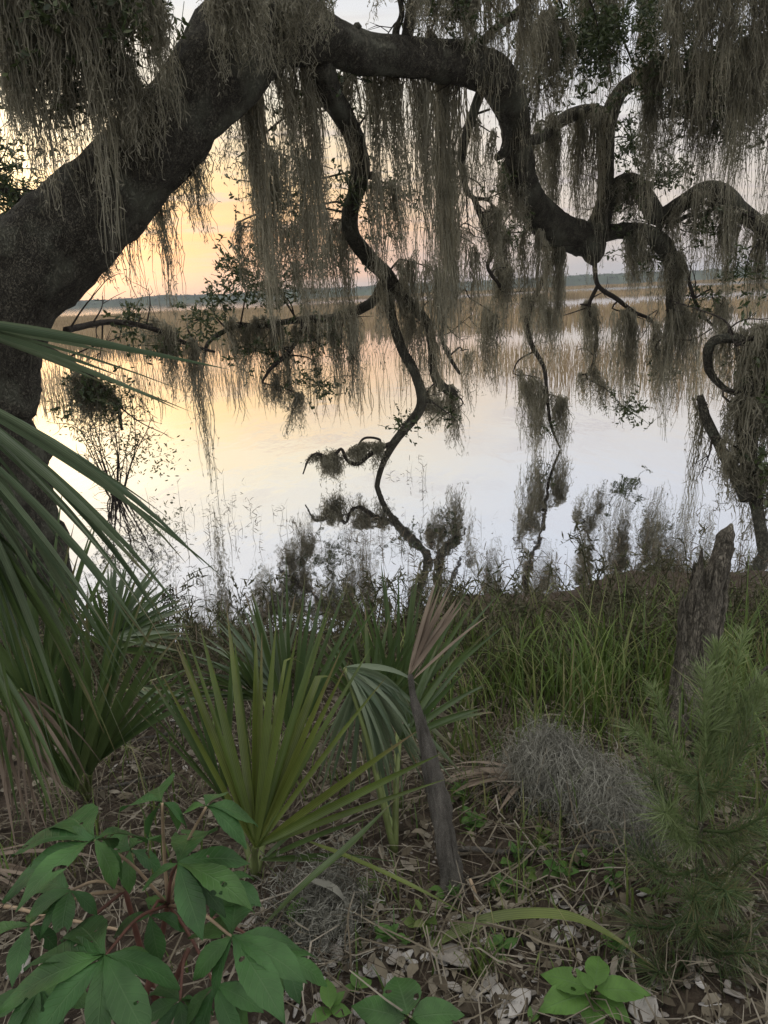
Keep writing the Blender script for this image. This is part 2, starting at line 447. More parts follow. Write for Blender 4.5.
# ------------------------------------------------------------------ far wood, marsh
def ridge_wood(name, y0, x0, x1, h0, h1, depth, label):
    mb = MB()
    nx = int((x1 - x0) / 5); nd = 7
    X = np.linspace(x0, x1, nx); D = np.linspace(0, depth, nd)
    hx = np.array([h0 + (h1 - h0) * (x - x0) / (x1 - x0) for x in X])
    bump = np.array([mnoise.noise(Vector((x * .012, 3.1, 0))) * 2.2 + mnoise.noise(Vector((x * .05, 1.1, 0))) * 1.8 + mnoise.noise(Vector((x * .16, 7.1, 0))) * 1.6 for x in X])
    prof = np.array([0, .62, .9, 1, .96, .7, 0])
    V = np.zeros((nx, nd, 3))
    for d in range(nd):
        b2 = np.array([mnoise.noise(Vector((x * .11, d * 3.3, 2))) for x in X])
        V[:, d, 0] = X; V[:, d, 1] = y0 + D[d] + b2 * 4 + np.abs(X) * .05
        V[:, d, 2] = -.3 if d in (0, nd - 1) else np.maximum(.5, (hx + bump + b2 * 1.5) * prof[d])
    i, j = np.meshgrid(np.arange(nx - 1), np.arange(nd - 1), indexing='ij')
    mb.add(V, np.stack([i * nd + j, (i + 1) * nd + j, (i + 1) * nd + j + 1, i * nd + j + 1], -1).reshape(-1, 4))
    # leafy clumps roughening the outline
    nc = nx * 10
    cx = rng.uniform(x0, x1, nc); ci = ((cx - x0) / (x1 - x0) * (nx - 1)).astype(int)
    fz = rng.uniform(.25, 1.04, nc); cz = (hx + bump)[ci] * fz
    cy = y0 + 6 + fz * depth * .35 + np.abs(cx) * .05 + rng.normal(0, 4, nc) - 8
    P = np.stack([cx, cy, cz], -1); s = rng.uniform(1.2, 3.2, nc)[:, None, None]
    T = unit(rng.normal(0, 1, (nc, 3, 3))) * s
    V = P[:, None] + T; mb.add(V, None, np.arange(nc * 3).reshape(-1, 3))
    o = mb.build(name, M['woods'])
    return tag(o, label, 'woods', kind='stuff')


ridge_wood('far_woods', 1050, -1500, 1500, 7, 13.5, 90, 'dark wooded shore along the horizon')

def marsh_patch(name, n, keep, xr, yr, hgt, wid, label):
    yy = np.sqrt(rng.uniform(yr[0] ** 2, yr[1] ** 2, n)) if yr[1] / yr[0] > 1.6 else rng.uniform(*yr, n)
    xx = rng.uniform(-1, 1, n) * yy * xr
    ok = keep(xx, yy, rng.uniform(0, 1, n)); xx, yy = xx[ok], yy[ok]; n = len(xx)
    h = hgt * rng.uniform(.55, 1.15, n) * (1 + .2 * np.sin(xx * .21) * np.sin(yy * .13))
    t = np.linspace(0, 1, 4)
    la = rng.uniform(0, 2 * np.pi, n); lm = h * rng.uniform(.05, .4, n)
    path = np.zeros((n, 4, 3))
    path[..., 0] = xx[:, None] + (lm * np.cos(la))[:, None] * t ** 2
    path[..., 1] = yy[:, None] + (lm * np.sin(la))[:, None] * t ** 2
    path[..., 2] = -.05 + h[:, None] * t
    w = (wid * rng.uniform(.6, 1.3, n))[:, None] * np.array([.7, 1, .7, .08])
    sa = rng.normal(0, .5, n); side = np.stack([np.cos(sa), np.sin(sa), 0 * sa], -1)
    mb = MB(); ribbons(mb, path, w, side)
    return tag(mb.build(name, M['marsh']), label, 'marsh grass', kind='stuff')


def wob(x, y, s=.06): return np.sin(x * s + 1.3 * np.sin(y * s * .7)) + .6 * np.sin(x * s * 2.3 + y * s * 1.1 + 2)

marsh_patch('marsh_grass', 9000, lambda x, y, r: (wob(x, y, .35) * .35 + .45 > r) & (y > 16 + 1.5 * np.sin(x * .6)), .62, (15.5, 27), .62, .016, 'sparse tan grass standing in the shallow water')
marsh_patch('marsh_grass', 120000, lambda x, y, r: (y > 40 + 3.5 * wob(x, y, .12)) & ~((y > 66 + 4 * wob(x, y, .09)) & (y < 120 + 5 * wob(y, x, .08)) & (x > 9 + 5 * wob(y, x, .15))) & (y < 150 + 8 * wob(x, y, .05)), .62, (34, 165), .68, .055, 'dense tan marsh grass beyond the open water')
marsh_patch('marsh_grass', 42000, lambda x, y, r: (x > -20 + 14 * wob(y, x, .1)) & (np.abs(y - 330) < 34 + 9 * wob(x, y, .03)), .66, (280, 385), .8, .26, 'far tan marsh island between bright water strips')

def out_(px, Y):
    """the limbs right of the big bend reach farther out over the water"""
    return Y + .75 * float(sstep(490, 575, px)) * float(sstep(8.1, 8.7, Y))


# ------------------------------------------------------------------ live oak
OAK = at(-45, 470, 6.3); OAK[2] = float(ground_z(OAK[0], OAK[1]))
oak = thing('live_oak', 'huge leaning live oak with limbs arching over the water', 'tree', OAK)
NODES = []   # (point, radius, part) samples of the limbs, for twigs to grow from


def limb(name, pts, sides=12, rough=.12, freq=6., material=None, step=None, ridge=.02, parent=None):
    """pts: (px, py, metres ahead, half thickness in px)"""
    P = []
    for px, py, Y, r in pts:
        p = at(px, py, out_(px, Y)); P.append((*p, msize(r, p)))
    S = spline(P, step or (.08 if name == 'limb' else .03))
    mb = MB(); tube(mb, S[:, :3], np.maximum(S[:, 3], .003), sides, rough, freq, True, ridge)
    par = parent or oak
    o = mb.build(name, material or M['bark'], par, OAK)
    for s in S: NODES.append((s[:3].copy(), s[3], o))
    return o


low = OAK + np.array([0, 0, -.35])
P = [(*(OAK + np.array([-.3, .1, -.5])), 1.0), (*(OAK + np.array([-.15, .05, .05])), .82)]
for px, py, Y, r in [(-52, 425, 6.3, 82), (-48, 378, 6.3, 82), (-24, 328, 6.3, 70), (20, 274, 6.3, 53), (94, 210, 6.35, 43), (137, 163, 6.4, 40), (179, 117, 6.45, 39),
                     (220, 68, 6.55, 42), (246, 38, 6.7, 42), (276, 30, 6.85, 35), (312, 37, 7.0, 26), (350, 49, 7.2, 20), (400, 58, 7.5, 18), (440, 62, 7.75, 19), (478, 67, 8.0, 20),
                     (503, 88, 8.25, 19), (514, 120, 8.5, 16), (518, 152, 8.7, 14), (525, 186, 8.9, 14), (538, 212, 9.05, 16),
                     (558, 231, 9.15, 17), (580, 238, 9.2, 17), (592, 250, 9.2, 14), (592, 262, 9.2, 7)]:
    p = at(px, py, out_(px, Y)); P.append((*p, msize(r, p)))
S = spline(P, .08)
mb = MB(); tube(mb, S[:, :3], S[:, 3], 72, .15, 3.6, True, .02)
o = mb.build('trunk', M['bark'], oak, OAK)
for s in S: NODES.append((s[:3].copy(), s[3], o))
TRUNK = S
limb('limb', [(585, 240, 9.2, 10), (607, 234, 9.2, 8), (628, 231, 9.15, 8), (652, 236, 9.1, 9), (667, 252, 9.0, 9), (675, 278, 8.95, 8), (673, 305, 8.9, 7), (676, 330, 8.9, 4)])
limb('limb', [(590, 240, 9.2, 12), (600, 222, 9.2, 11), (607, 200, 9.2, 10), (620, 184, 9.2, 9), (636, 184, 9.2, 9), (647, 200, 9.2, 10), (660, 217, 9.15, 9),
              (684, 202, 9.05, 8), (706, 189, 9.0, 8), (722, 192, 8.9, 9), (738, 208, 8.8, 9), (768, 230, 8.6, 8), (815, 245, 8.2, 7), (850, 270, 7.6, 8), (850, 310, 7.0, 9), (815, 325, 6.7, 8), (790, 330, 6.6, 6)])
limb('limb', [(603, 215, 9.2, 8), (606, 180, 9.2, 8), (606, 140, 9.2, 8), (609, 118, 9.2, 9), (616, 100, 9.15, 8), (628, 84, 9.1, 7), (645, 75, 9.0, 7), (670, 72, 8.9, 7), (705, 82, 8.8, 6), (740, 80, 8.6, 5), (790, 60, 8.4, 4)])
limb('limb', [(609, 118, 9.2, 8), (596, 112, 9.2, 7), (578, 113, 9.1, 7), (560, 122, 9.0, 6), (540, 138, 8.8, 5), (518, 140, 8.65, 5)])
D = [(318, 60, 7.05, 15), (328, 92, 7.3, 13), (343, 115, 7.55, 11), (355, 140, 7.8, 10), (360, 165, 8.1, 10), (357, 190, 8.35, 9), (350, 213, 8.45, 9), (353, 237, 8.5, 8), (369, 258, 8.6, 8),
     (386, 275, 8.65, 8), (398, 292, 8.7, 7), (413, 308, 8.9, 6), (427, 323, 9.1, 5), (432, 345, 9.3, 4.5), (433, 368, 9.45, 4.5), (440, 384, 9.5, 5), (456, 395, 9.5, 4)]
limb('limb', D, 10)
limb('limb', [(387, 278, 8.65, 6), (388, 300, 8.7, 5.5), (394, 325, 8.75, 5), (402, 350, 8.8, 5), (413, 369, 8.85, 5), (421, 392, 8.85, 5), (420, 409, 8.85, 5), (409, 424, 8.85, 4.6), (396, 440, 8.85, 4.4),
              (388, 453, 8.85, 3.6), (382, 466, 8.8, 3), (378, 480, 8.8, 2.6), (376, 494, 8.75, 2.2)], 9)
limb('branch', [(394, 443, 8.85, 3.4), (380, 448, 8.87, 2.6), (369, 455, 8.85, 2.6), (357, 464, 8.85, 2.2), (347, 460, 8.85, 1.8), (341, 449, 8.85, 1.8), (331, 459, 8.85, 2), (318, 454, 8.85, 2), (309, 459, 8.8, 1.2), (303, 474, 8.8, .7)], 7, .1, 12, M['twig'])
limb('branch', [(375, 449, 8.87, 1.4), (380, 440, 8.95, 1.2), (365, 438, 8.95, 1.2), (356, 448, 8.95, .8)], 6, .1, 12, M['twig'])
limb('branch', [(382, 285, 8.7, 5), (372, 302, 8.85, 5), (350, 313, 9.1, 5), (330, 318, 9.45, 4), (308, 319, 9.5, 4), (284, 322, 9.6, 3), (260, 326, 9.6, 3), (238, 326, 9.5, 2.5), (221, 333, 9.4, 2.5), (207, 345, 9.3, 2), (202, 372, 9.3, 1)], 8, .1, 12)
limb('branch', [(305, 320, 9.5, 3), (299, 335, 9.5, 2.6), (288, 353, 9.5, 2.6), (272, 367, 9.5, 2), (262, 382, 9.5, 1)], 6, .1, 12, M['twig'])
limb('branch', [(484, 84, 8.1, 6), (474, 112, 8.2, 5), (465, 140, 8.3, 5), (462, 165, 8.4, 4), (466, 188, 8.5, 3.2), (474, 198, 8.5, 2.4), (484, 199, 8.5, 1.8), (491, 203, 8.5, 1.4), (494, 216, 8.5, 1)], 7, .1, 12)
limb('branch', [(474, 198, 8.5, 3), (483, 222, 8.6, 3), (492, 250, 8.8, 2.6), (488, 268, 8.9, 2), (502, 288, 9.0, 1.5)], 6, .1, 12, M['twig'])
limb('branch', [(405, 50, 7.5, 7), (409, 25, 7.45, 6), (414, -10, 7.4, 6), (416, -40, 7.4, 5)], 8, .1)
limb('branch', [(398, 52, 7.5, 5), (396, 32, 7.45, 4), (402, 12, 7.4, 3), (395, -20, 7.4, 3)], 7, .1)
limb('branch', [(470, 55, 8.0, 6), (492, 32, 8.0, 4), (515, 14, 8.0, 4), (545, -15, 8.0, 3)], 7, .1)
limb('branch', [(452, 240, 8.6, 2), (455, 292, 9.0, 2), (446, 314, 9.2, 2), (442, 338, 9.4, 2), (450, 358, 9.5, 2), (460, 374, 9.5, 1.4)], 6, .1, 12, M['twig'])
limb('branch', [(562, 240, 9.1, 4), (548, 270, 9.3, 3), (533, 300, 9.5, 3), (527, 322, 9.6, 3), (532, 345, 9.65, 2.6), (544, 368, 9.7, 2.2), (547, 395, 9.7, 1.8), (551, 425, 9.7, 1.5), (560, 448, 9.7, 1)], 7, .1, 12, M['twig'])
limb('branch', [(594, 258, 9.2, 3), (598, 285, 9.3, 2.4), (617, 299, 9.35, 2.4), (634, 312, 9.4, 2), (651, 320, 9.4, 1.4), (654, 334, 9.4, .8)], 6, .1, 12, M['twig'])
limb('branch', [(598, 285, 9.3, 2.2), (589, 307, 9.4, 2), (596, 330, 9.4, 2), (594, 360, 9.45, 1.6), (586, 378, 9.5, 1)], 6, .1, 12, M['twig'])
limb('branch', [(668, 250, 9.0, 3), (684, 262, 9.0, 2), (690, 285, 9.0, 2), (700, 312, 9.0, 2), (718, 330, 8.9, 1.2)], 6, .1, 12, M['twig'])
limb('branch', [(720, 195, 8.9, 4), (705, 215, 9, 3), (690, 215, 9, 2.4), (675, 222, 9, 2), (655, 221, 9.1, 2)], 6, .1, 12, M['twig'])
# the moss-wrapped limb that comes back down into the water
limb('limb', [(815, 325, 6.7, 8), (785, 332, 6.55, 12), (764, 352, 6.45, 15), (754, 388, 6.4, 14), (748, 425, 6.35, 12), (748, 455, 6.3, 9), (754, 490, 6.2, 7), (760, 525, 6.0, 6), (766, 560, 5.9, 7), (770, 590, 5.8, 6)], 12, .2, 10)
limb('branch', [(760, 352, 6.45, 7), (748, 342, 6.45, 6), (732, 338, 6.5, 5), (716, 340, 6.5, 5), (708, 350, 6.55, 5), (710, 372, 6.6, 4), (724, 388, 6.5, 3), (742, 395, 6.4, 3)], 8, .12, 12)
limb('branch', [(700, 395, 6.5, 3), (706, 418, 6.45, 5), (718, 444, 6.35, 5), (732, 470, 6.25, 6), (746, 500, 6.1, 6)], 8, .12, 12)
limb('branch', [(-20, 330, 6.9, 3), (40, 345, 7.3, 3), (85, 372, 7.6, 2.5), (115, 400, 7.8, 2), (122, 430, 7.8, 1.4)], 6, .1, 12, M['twig'])
limb('branch', [(-10, 180, 7.4, 4), (25, 200, 7.6, 3), (60, 190, 7.8, 2), (95, 160, 8, 1)], 6, .1, 12, M['twig'])
limb('branch', [(150, 130, 6.4, 12), (120, 60, 6.0, 9), (80, 10, 5.7, 7), (30, -30, 5.5, 5), (-40, -50, 5.4, 4)], 8, .12)
limb('branch', [(66, 330, 7.0, 4), (110, 322, 7.8, 3), (150, 328, 8.3, 2.5), (190, 345, 8.6, 2), (215, 352, 8.8, 1.2)], 6, .1, 12, M['twig'])
for px, py, Y, dx, dy, r in [(352, 40, 7.2, 6, -16, 5), (436, 46, 7.75, -8, -14, 5), (508, 150, 8.6, -12, 8, 4), (360, 178, 8.2, 14, -4, 3.5), (420, 398, 8.85, 12, 4, 2.5), (548, 222, 9.1, -10, 10, 5), (655, 236, 9.1, 6, -12, 3.5), (160, 112, 6.35, -16, -14, 8)]:
    limb('stub', [(px, py, Y, r * 1.3), (px + dx * .6, py + dy * .6, Y - .03, r), (px + dx, py + dy, Y - .05, r * .8)], 10, .2, 12)
NP = np.array([n[0] for n in NODES]); NR = np.array([n[1] for n in NODES])


def twig_to(pts, r0=.012, r1=.004, keepout=.12):
    """a thin branch from the nearest limb through pts (already in metres)"""
    c = np.asarray(pts[0]); d = np.linalg.norm(NP - c, axis=1) - NR
    d = d + np.maximum(0, c[2] - NP[:, 2]) * .3
    i = int(np.argmin(d))
    if d[i] < keepout and len(pts) < 2: return None
    a = NP[i]
    mid = (a + c) / 2 + np.array([rng.normal(0, .06), rng.normal(0, .06), rng.uniform(0, .12)])
    P = [a, mid] + [np.asarray(p) for p in pts] if d[i] >= keepout else [a] + [np.asarray(p) for p in pts]
    S = spline(np.array(P), .08)
    S = S + np.array([[mnoise.noise(Vector(q * 5)) * .03, 0, mnoise.noise(Vector(q * 5 + np.array([9, 9, 9]))) * .03] for q in S]) * np.linspace(0, 1, len(S))[:, None]
    mb = MB(); tube(mb, S, np.linspace(r0, r1, len(S)), 5)
    par = NODES[i][2]
    while par.parent is not None and par.parent is not oak: par = par.parent
    return mb.build('twig', M['twig'], par, OAK)


# foliage of the oak: sprays of small leaves along short sprigs
def foliage(px, py, Y, rx, ry, nsp, leaves=11, dz=.35, twig=True, size=.055, parent=None, material=None, name='foliage'):
    Y = out_(px, Y); c = at(px, py, Y); ex, ez = msize(rx, c), msize(ry, c)
    q = rng.normal(0, .5, (nsp, 3)); q = np.clip(q, -1.1, 1.1)
    S = c + q * np.array([ex, dz, ez])
    n = nsp * leaves
    ax = unit(rng.normal(0, 1, (nsp, 3)) + np.array([0, 0, -.1]))
    A = np.repeat(S, leaves, 0) + np.repeat(ax, leaves, 0) * rng.uniform(-.11, .11, n)[:, None]
    d = unit(np.repeat(ax, leaves, 0) * .5 + rng.normal(0, .7, (n, 3)))
    nrm = unit(np.cross(d, rng.normal(0, 1, (n, 3))))
    L = size * rng.uniform(.6, 1.25, n)
    t = np.array([0, .35, .7, 1.0]); wp = np.array([.06, .42, .36, .03])
    path = A[:, None] + d[:, None] * (L[:, None, None] * t[None, :, None])
    mb = MB(); ribbons(mb, path, L[:, None] * wp[None], nrm)
    sl = ax * .13
    sp3 = np.stack([S - sl, S, S + sl], 1)
    ribbons(mb, sp3, np.full((nsp, 3), .005), unit(np.cross(ax, rng.normal(0, 1, (nsp, 3)))))
    # wandering twiglets tie the sprigs to the middle of the spray
    m_ = (c + S) / 2 + rng.normal(0, .08, S.shape)
    tw = np.stack([np.repeat(c[None], nsp, 0), m_, S], 1)
    ribbons(mb, tw, np.array([[.009, .006, .004]]).repeat(nsp, 0), unit(np.cross(S - c, np.array([0, 1., 0.1]))))
    o = mb.build(name, material or M['oakleaf'], parent or oak, OAK if parent is None else None)
    if twig: twig_to([c], .012, .005)
    return o


for a in [(30, 20, 5.75, 60, 45, 80), (100, 25, 5.85, 55, 45, 90), (140, 5, 6.0, 30, 35, 50), (20, 90, 5.9, 40, 40, 30), (75, 90, 5.9, 40, 40, 36), (20, 205, 7.7, 45, 25, 110), (5, 170, 7.5, 20, 30, 25),
          (275, 190, 8.0, 38, 45, 55), (240, 268, 9.2, 28, 30, 60), (275, 290, 9.3, 34, 26, 55), (325, 250, 9.1, 40, 40, 40), (300, 110, 7.4, 30, 40, 25), (378, 110, 7.9, 24, 40, 35), (325, 12, 6.9, 30, 20, 14), (395, 190, 8.6, 26, 40, 24),
          (350, 190, 8.2, 22, 30, 20), (320, 385, 9.6, 28, 22, 36), (255, 350, 9.5, 36, 26, 32), (330, 340, 9.5, 24, 26, 24), (128, 318, 8.2, 14, 16, 24), (165, 345, 8.5, 30, 20, 30), (200, 320, 8.8, 26, 18, 26), (100, 395, 7.7, 34, 24, 60), (220, 300, 9, 18, 16, 24),
          (600, 40, 8.4, 55, 50, 120), (680, 25, 8.4, 60, 45, 170), (740, 55, 8.35, 45, 50, 160), (690, 95, 8.5, 50, 40, 140), (748, 110, 8.4, 36, 40, 100), (555, 45, 8.4, 40, 45, 130), (632, 140, 9.3, 24, 40, 60), (665, 175, 9.2, 34, 22, 50), (500, 195, 9.0, 16, 30, 14),
          (520, 225, 9.2, 20, 30, 20), (625, 200, 9.2, 24, 24, 40), (700, 225, 9.0, 34, 24, 36), (702, 300, 8.9, 14, 16, 18), (745, 275, 8.6, 24, 24, 24), (640, 260, 9.2, 30, 20, 22), (755, 380, 6.5, 20, 60, 70), (755, 470, 6.3, 18, 40, 36),
          (545, 430, 9.7, 16, 18, 10), (625, 408, 9.4, 26, 18, 26), (445, 415, 9.5, 14, 16, 12), (520, 95, 8.6, 24, 34, 30), (455, 15, 7.7, 40, 25, 40), (400, 425, 8.9, 16, 14, 12), (660, 370, 9.2, 14, 16, 10), (345, 70, 7.4, 24, 16, 16)]:
    foliage(*a)
# more of the crown, above the frame
for x, z, Y in [(-2.5, 6.2, 6), (-.5, 6.6, 6.6), (1.4, 6.3, 7.5), (3.2, 6.2, 8.2), (4.6, 5.6, 8.5), (-4.4, 5.6, 6.5)]:
    c = np.array([x, Y, z]); d = np.dot(c - CAM, F_)
    foliage(W / 2 + np.dot(c - CAM, RT) / d * FPX, H / 2 - np.dot(c - CAM, UP) / d * FPX, Y, 110, 60, 160, 11, 1.0)


for o_, lo, n in ((NODES[0][2], .12, 5500),):
    idx = [i for i, q in enumerate(NODES) if q[1] > .09 and q[0][2] > .4 and q[0][1] > 3]
    ii = rng.choice(idx, n); c0 = NP[ii]; rr = NR[ii]
    nx_ = unit(np.array([NP[min(i + 1, len(NP) - 1)] - NP[max(i - 1, 0)] for i in ii]))
    dr = unit(rng.normal(0, 1, (n, 3)) + [0, 0, .8]); dr = unit(dr - nx_ * np.sum(dr * nx_, 1)[:, None])
    ok = np.array([mnoise.noise(Vector(c * 2.1 + d_)) for c, d_ in zip(c0, dr)]) > -.05
    c0, rr, dr, nx_ = c0[ok], rr[ok], dr[ok], nx_[ok]; n = len(c0)
    p0 = c0 + dr * (rr * rng.uniform(.94, 1.08, n))[:, None] + nx_ * rng.normal(0, .05, n)[:, None]
    d = unit(dr * .6 + rng.normal(0, .6, (n, 3))); l = rng.uniform(.025, .085, n)
    path = p0[:, None] + d[:, None] * (l[:, None] * np.array([0, .4, .75, 1]))[..., None]; path[..., 2] -= (l * .5)[:, None] * np.array([0, .1, .5, 1.]) ** 2
    mb = MB(); ribbons(mb, path, (l * .28)[:, None] * np.array([[.3, 1, .7, .05]]), unit(np.cross(d, rng.normal(0, 1, (n, 3)))))
    mb.build('fern_growth', M['fern'], o_, OAK if False else None).location = (0, 0, 0)
    o_.children[-1].data.transform(Matrix.Translation(-Vector(OAK)))
cand = [i for i, q in enumerate(NODES) if .015 < q[1] < .2 and q[0][2] > .7]
for i in rng.choice(cand, 85, replace=False):
    a = NP[i]; d0 = unit(rng.normal(0, 1, 3) * [1, .8, .8] + [0, 0, .1]); l = rng.uniform(.25, .7)
    pts = np.array([a, a + d0 * l * .5 + rng.normal(0, .05, 3), a + d0 * l + rng.normal(0, .08, 3) - [0, 0, .05]])
    S = spline(pts, .05); mb = MB(); tube(mb, S, np.linspace(.010, .003, len(S)), 5)
    lp = []
    for f in rng.uniform(.35, 1, 4):
        q = S[int(f * (len(S) - 1))]; e = q + unit(d0 + rng.normal(0, .8, 3)) * rng.uniform(.1, .25)
        tube(mb, np.array([q, (q + e) / 2 + rng.normal(0, .02, 3), e]), [.004, .003, .0015], 4); lp.append(e); lp.append((q + e) / 2)
    tw_ = mb.build('twig', M['twig'], NODES[i][2] if NODES[i][2].parent is oak else oak, None)
    tw_.data.transform(Matrix.Translation(-Vector(OAK)))

# ------------------------------------------------------------------ Spanish moss
def moss_mesh(x0, y0, x1, y1, Y, L, dens=1., depth=.16, fuzz=1.):
    Y = out_((x0 + x1) / 2, Y); a, b = at(x0, y0, Y), at(x1, y1, Y)
    Lm = msize(L, (a + b) / 2)
    wm = np.linalg.norm(b - a)
    nt = max(2, int((wm / .042 + 1) * dens))
    ng = max(1, int(wm / .17 + .5)); gc = (np.arange(ng) + .5) / ng + rng.normal(0, .12 / ng, ng); gl_ = rng.uniform(.5, 1.1, ng); gl_[rng.integers(0, ng)] = 1.1
    gi_ = rng.integers(0, ng, nt); du = rng.normal(0, .055 / max(wm, .05), nt)
    u = np.clip(gc[gi_] + du, -.08, 1.08); taper = gl_[gi_] * np.exp(-(du * wm / .085) ** 2)
    c = a + (b - a) * u[:, None] + np.stack([rng.normal(0, .012, nt), rng.normal(0, depth * .5, nt), rng.normal(0, .045, nt) + .07 * np.sin(np.pi * np.clip(u, 0, 1))], -1)
    prof = .25 + .75 * taper
    tl = Lm * rng.beta(3.2, 1.2, nt) * prof * 1.3
    tl[rng.integers(0, nt)] = Lm
    per = (rng.integers(26, 50, nt) * rng.choice([.25, .55, .95], nt)).astype(int) + 4
    idx = np.repeat(np.arange(nt), per); n = len(idx)
    kk = 12; t = np.linspace(0, 1, kk)
    sl = tl[idx] * np.clip(rng.beta(2.8, 1.3, n) * 1.15, .15, 1.05)
    rad = np.clip(.018 + .02 * np.sqrt(tl[idx]), .02, .05) * rng.uniform(.7, 1.3, n)
    ang = rng.uniform(0, 2 * np.pi, n); rr = rad * np.sqrt(rng.uniform(0, 1, n))
    off = np.stack([rr * np.cos(ang), rr * np.sin(ang), 0 * ang], -1)
    env = .35 + 1.1 * np.sin(np.pi * np.minimum(1, .12 + t * .9)) ** .8
    wig = np.cumsum(rng.normal(0, .0125, (n, kk, 3)), 1); wig[..., 2] *= .3
    tw = np.cumsum(rng.normal(0, .016, (nt, kk, 3)), 1)[idx]; tw[..., 2] = 0
    path = c[idx][:, None] + off[:, None] * env[None, :, None] + wig + tw
    path[..., 2] += .02 * np.sin(ang)[:, None] * (1 - t)
    path[..., 2] -= sl[:, None] * t
    w = rng.uniform(.005, .012, n)[:, None] * (1.05 - .7 * t)[None]
    sa = rng.uniform(0, np.pi, n)[:, None] + np.cumsum(rng.normal(0, .45, (n, kk)), 1)
    side = np.stack([np.cos(sa), np.sin(sa), 0 * sa], -1)
    mb = MB(); ribbons(mb, path, w, side)
    nf = int(n * 6 * fuzz)
    fi = rng.integers(0, n, nf); fk = rng.integers(1, kk, nf)
    p0 = path[fi, fk]; fd = unit(rng.normal(0, 1, (nf, 3)) + np.array([0, 0, -.9])); fl = rng.uniform(.02, .06, nf)
    p1 = p0 + fd * (fl * .5)[:, None]; p2 = p1 + unit(fd * .5 + np.array([0, 0, -.6]) + rng.normal(0, .5, (nf, 3))) * (fl * .5)[:, None]
    ribbons(mb, np.stack([p0, p1, p2], 1), np.array([[.008, .007, .003]]).repeat(nf, 0) * rng.uniform(.7, 1.2, (nf, 1)), unit(np.cross(fd, rng.normal(0, 1, (nf, 3)))))
    return mb, a, b


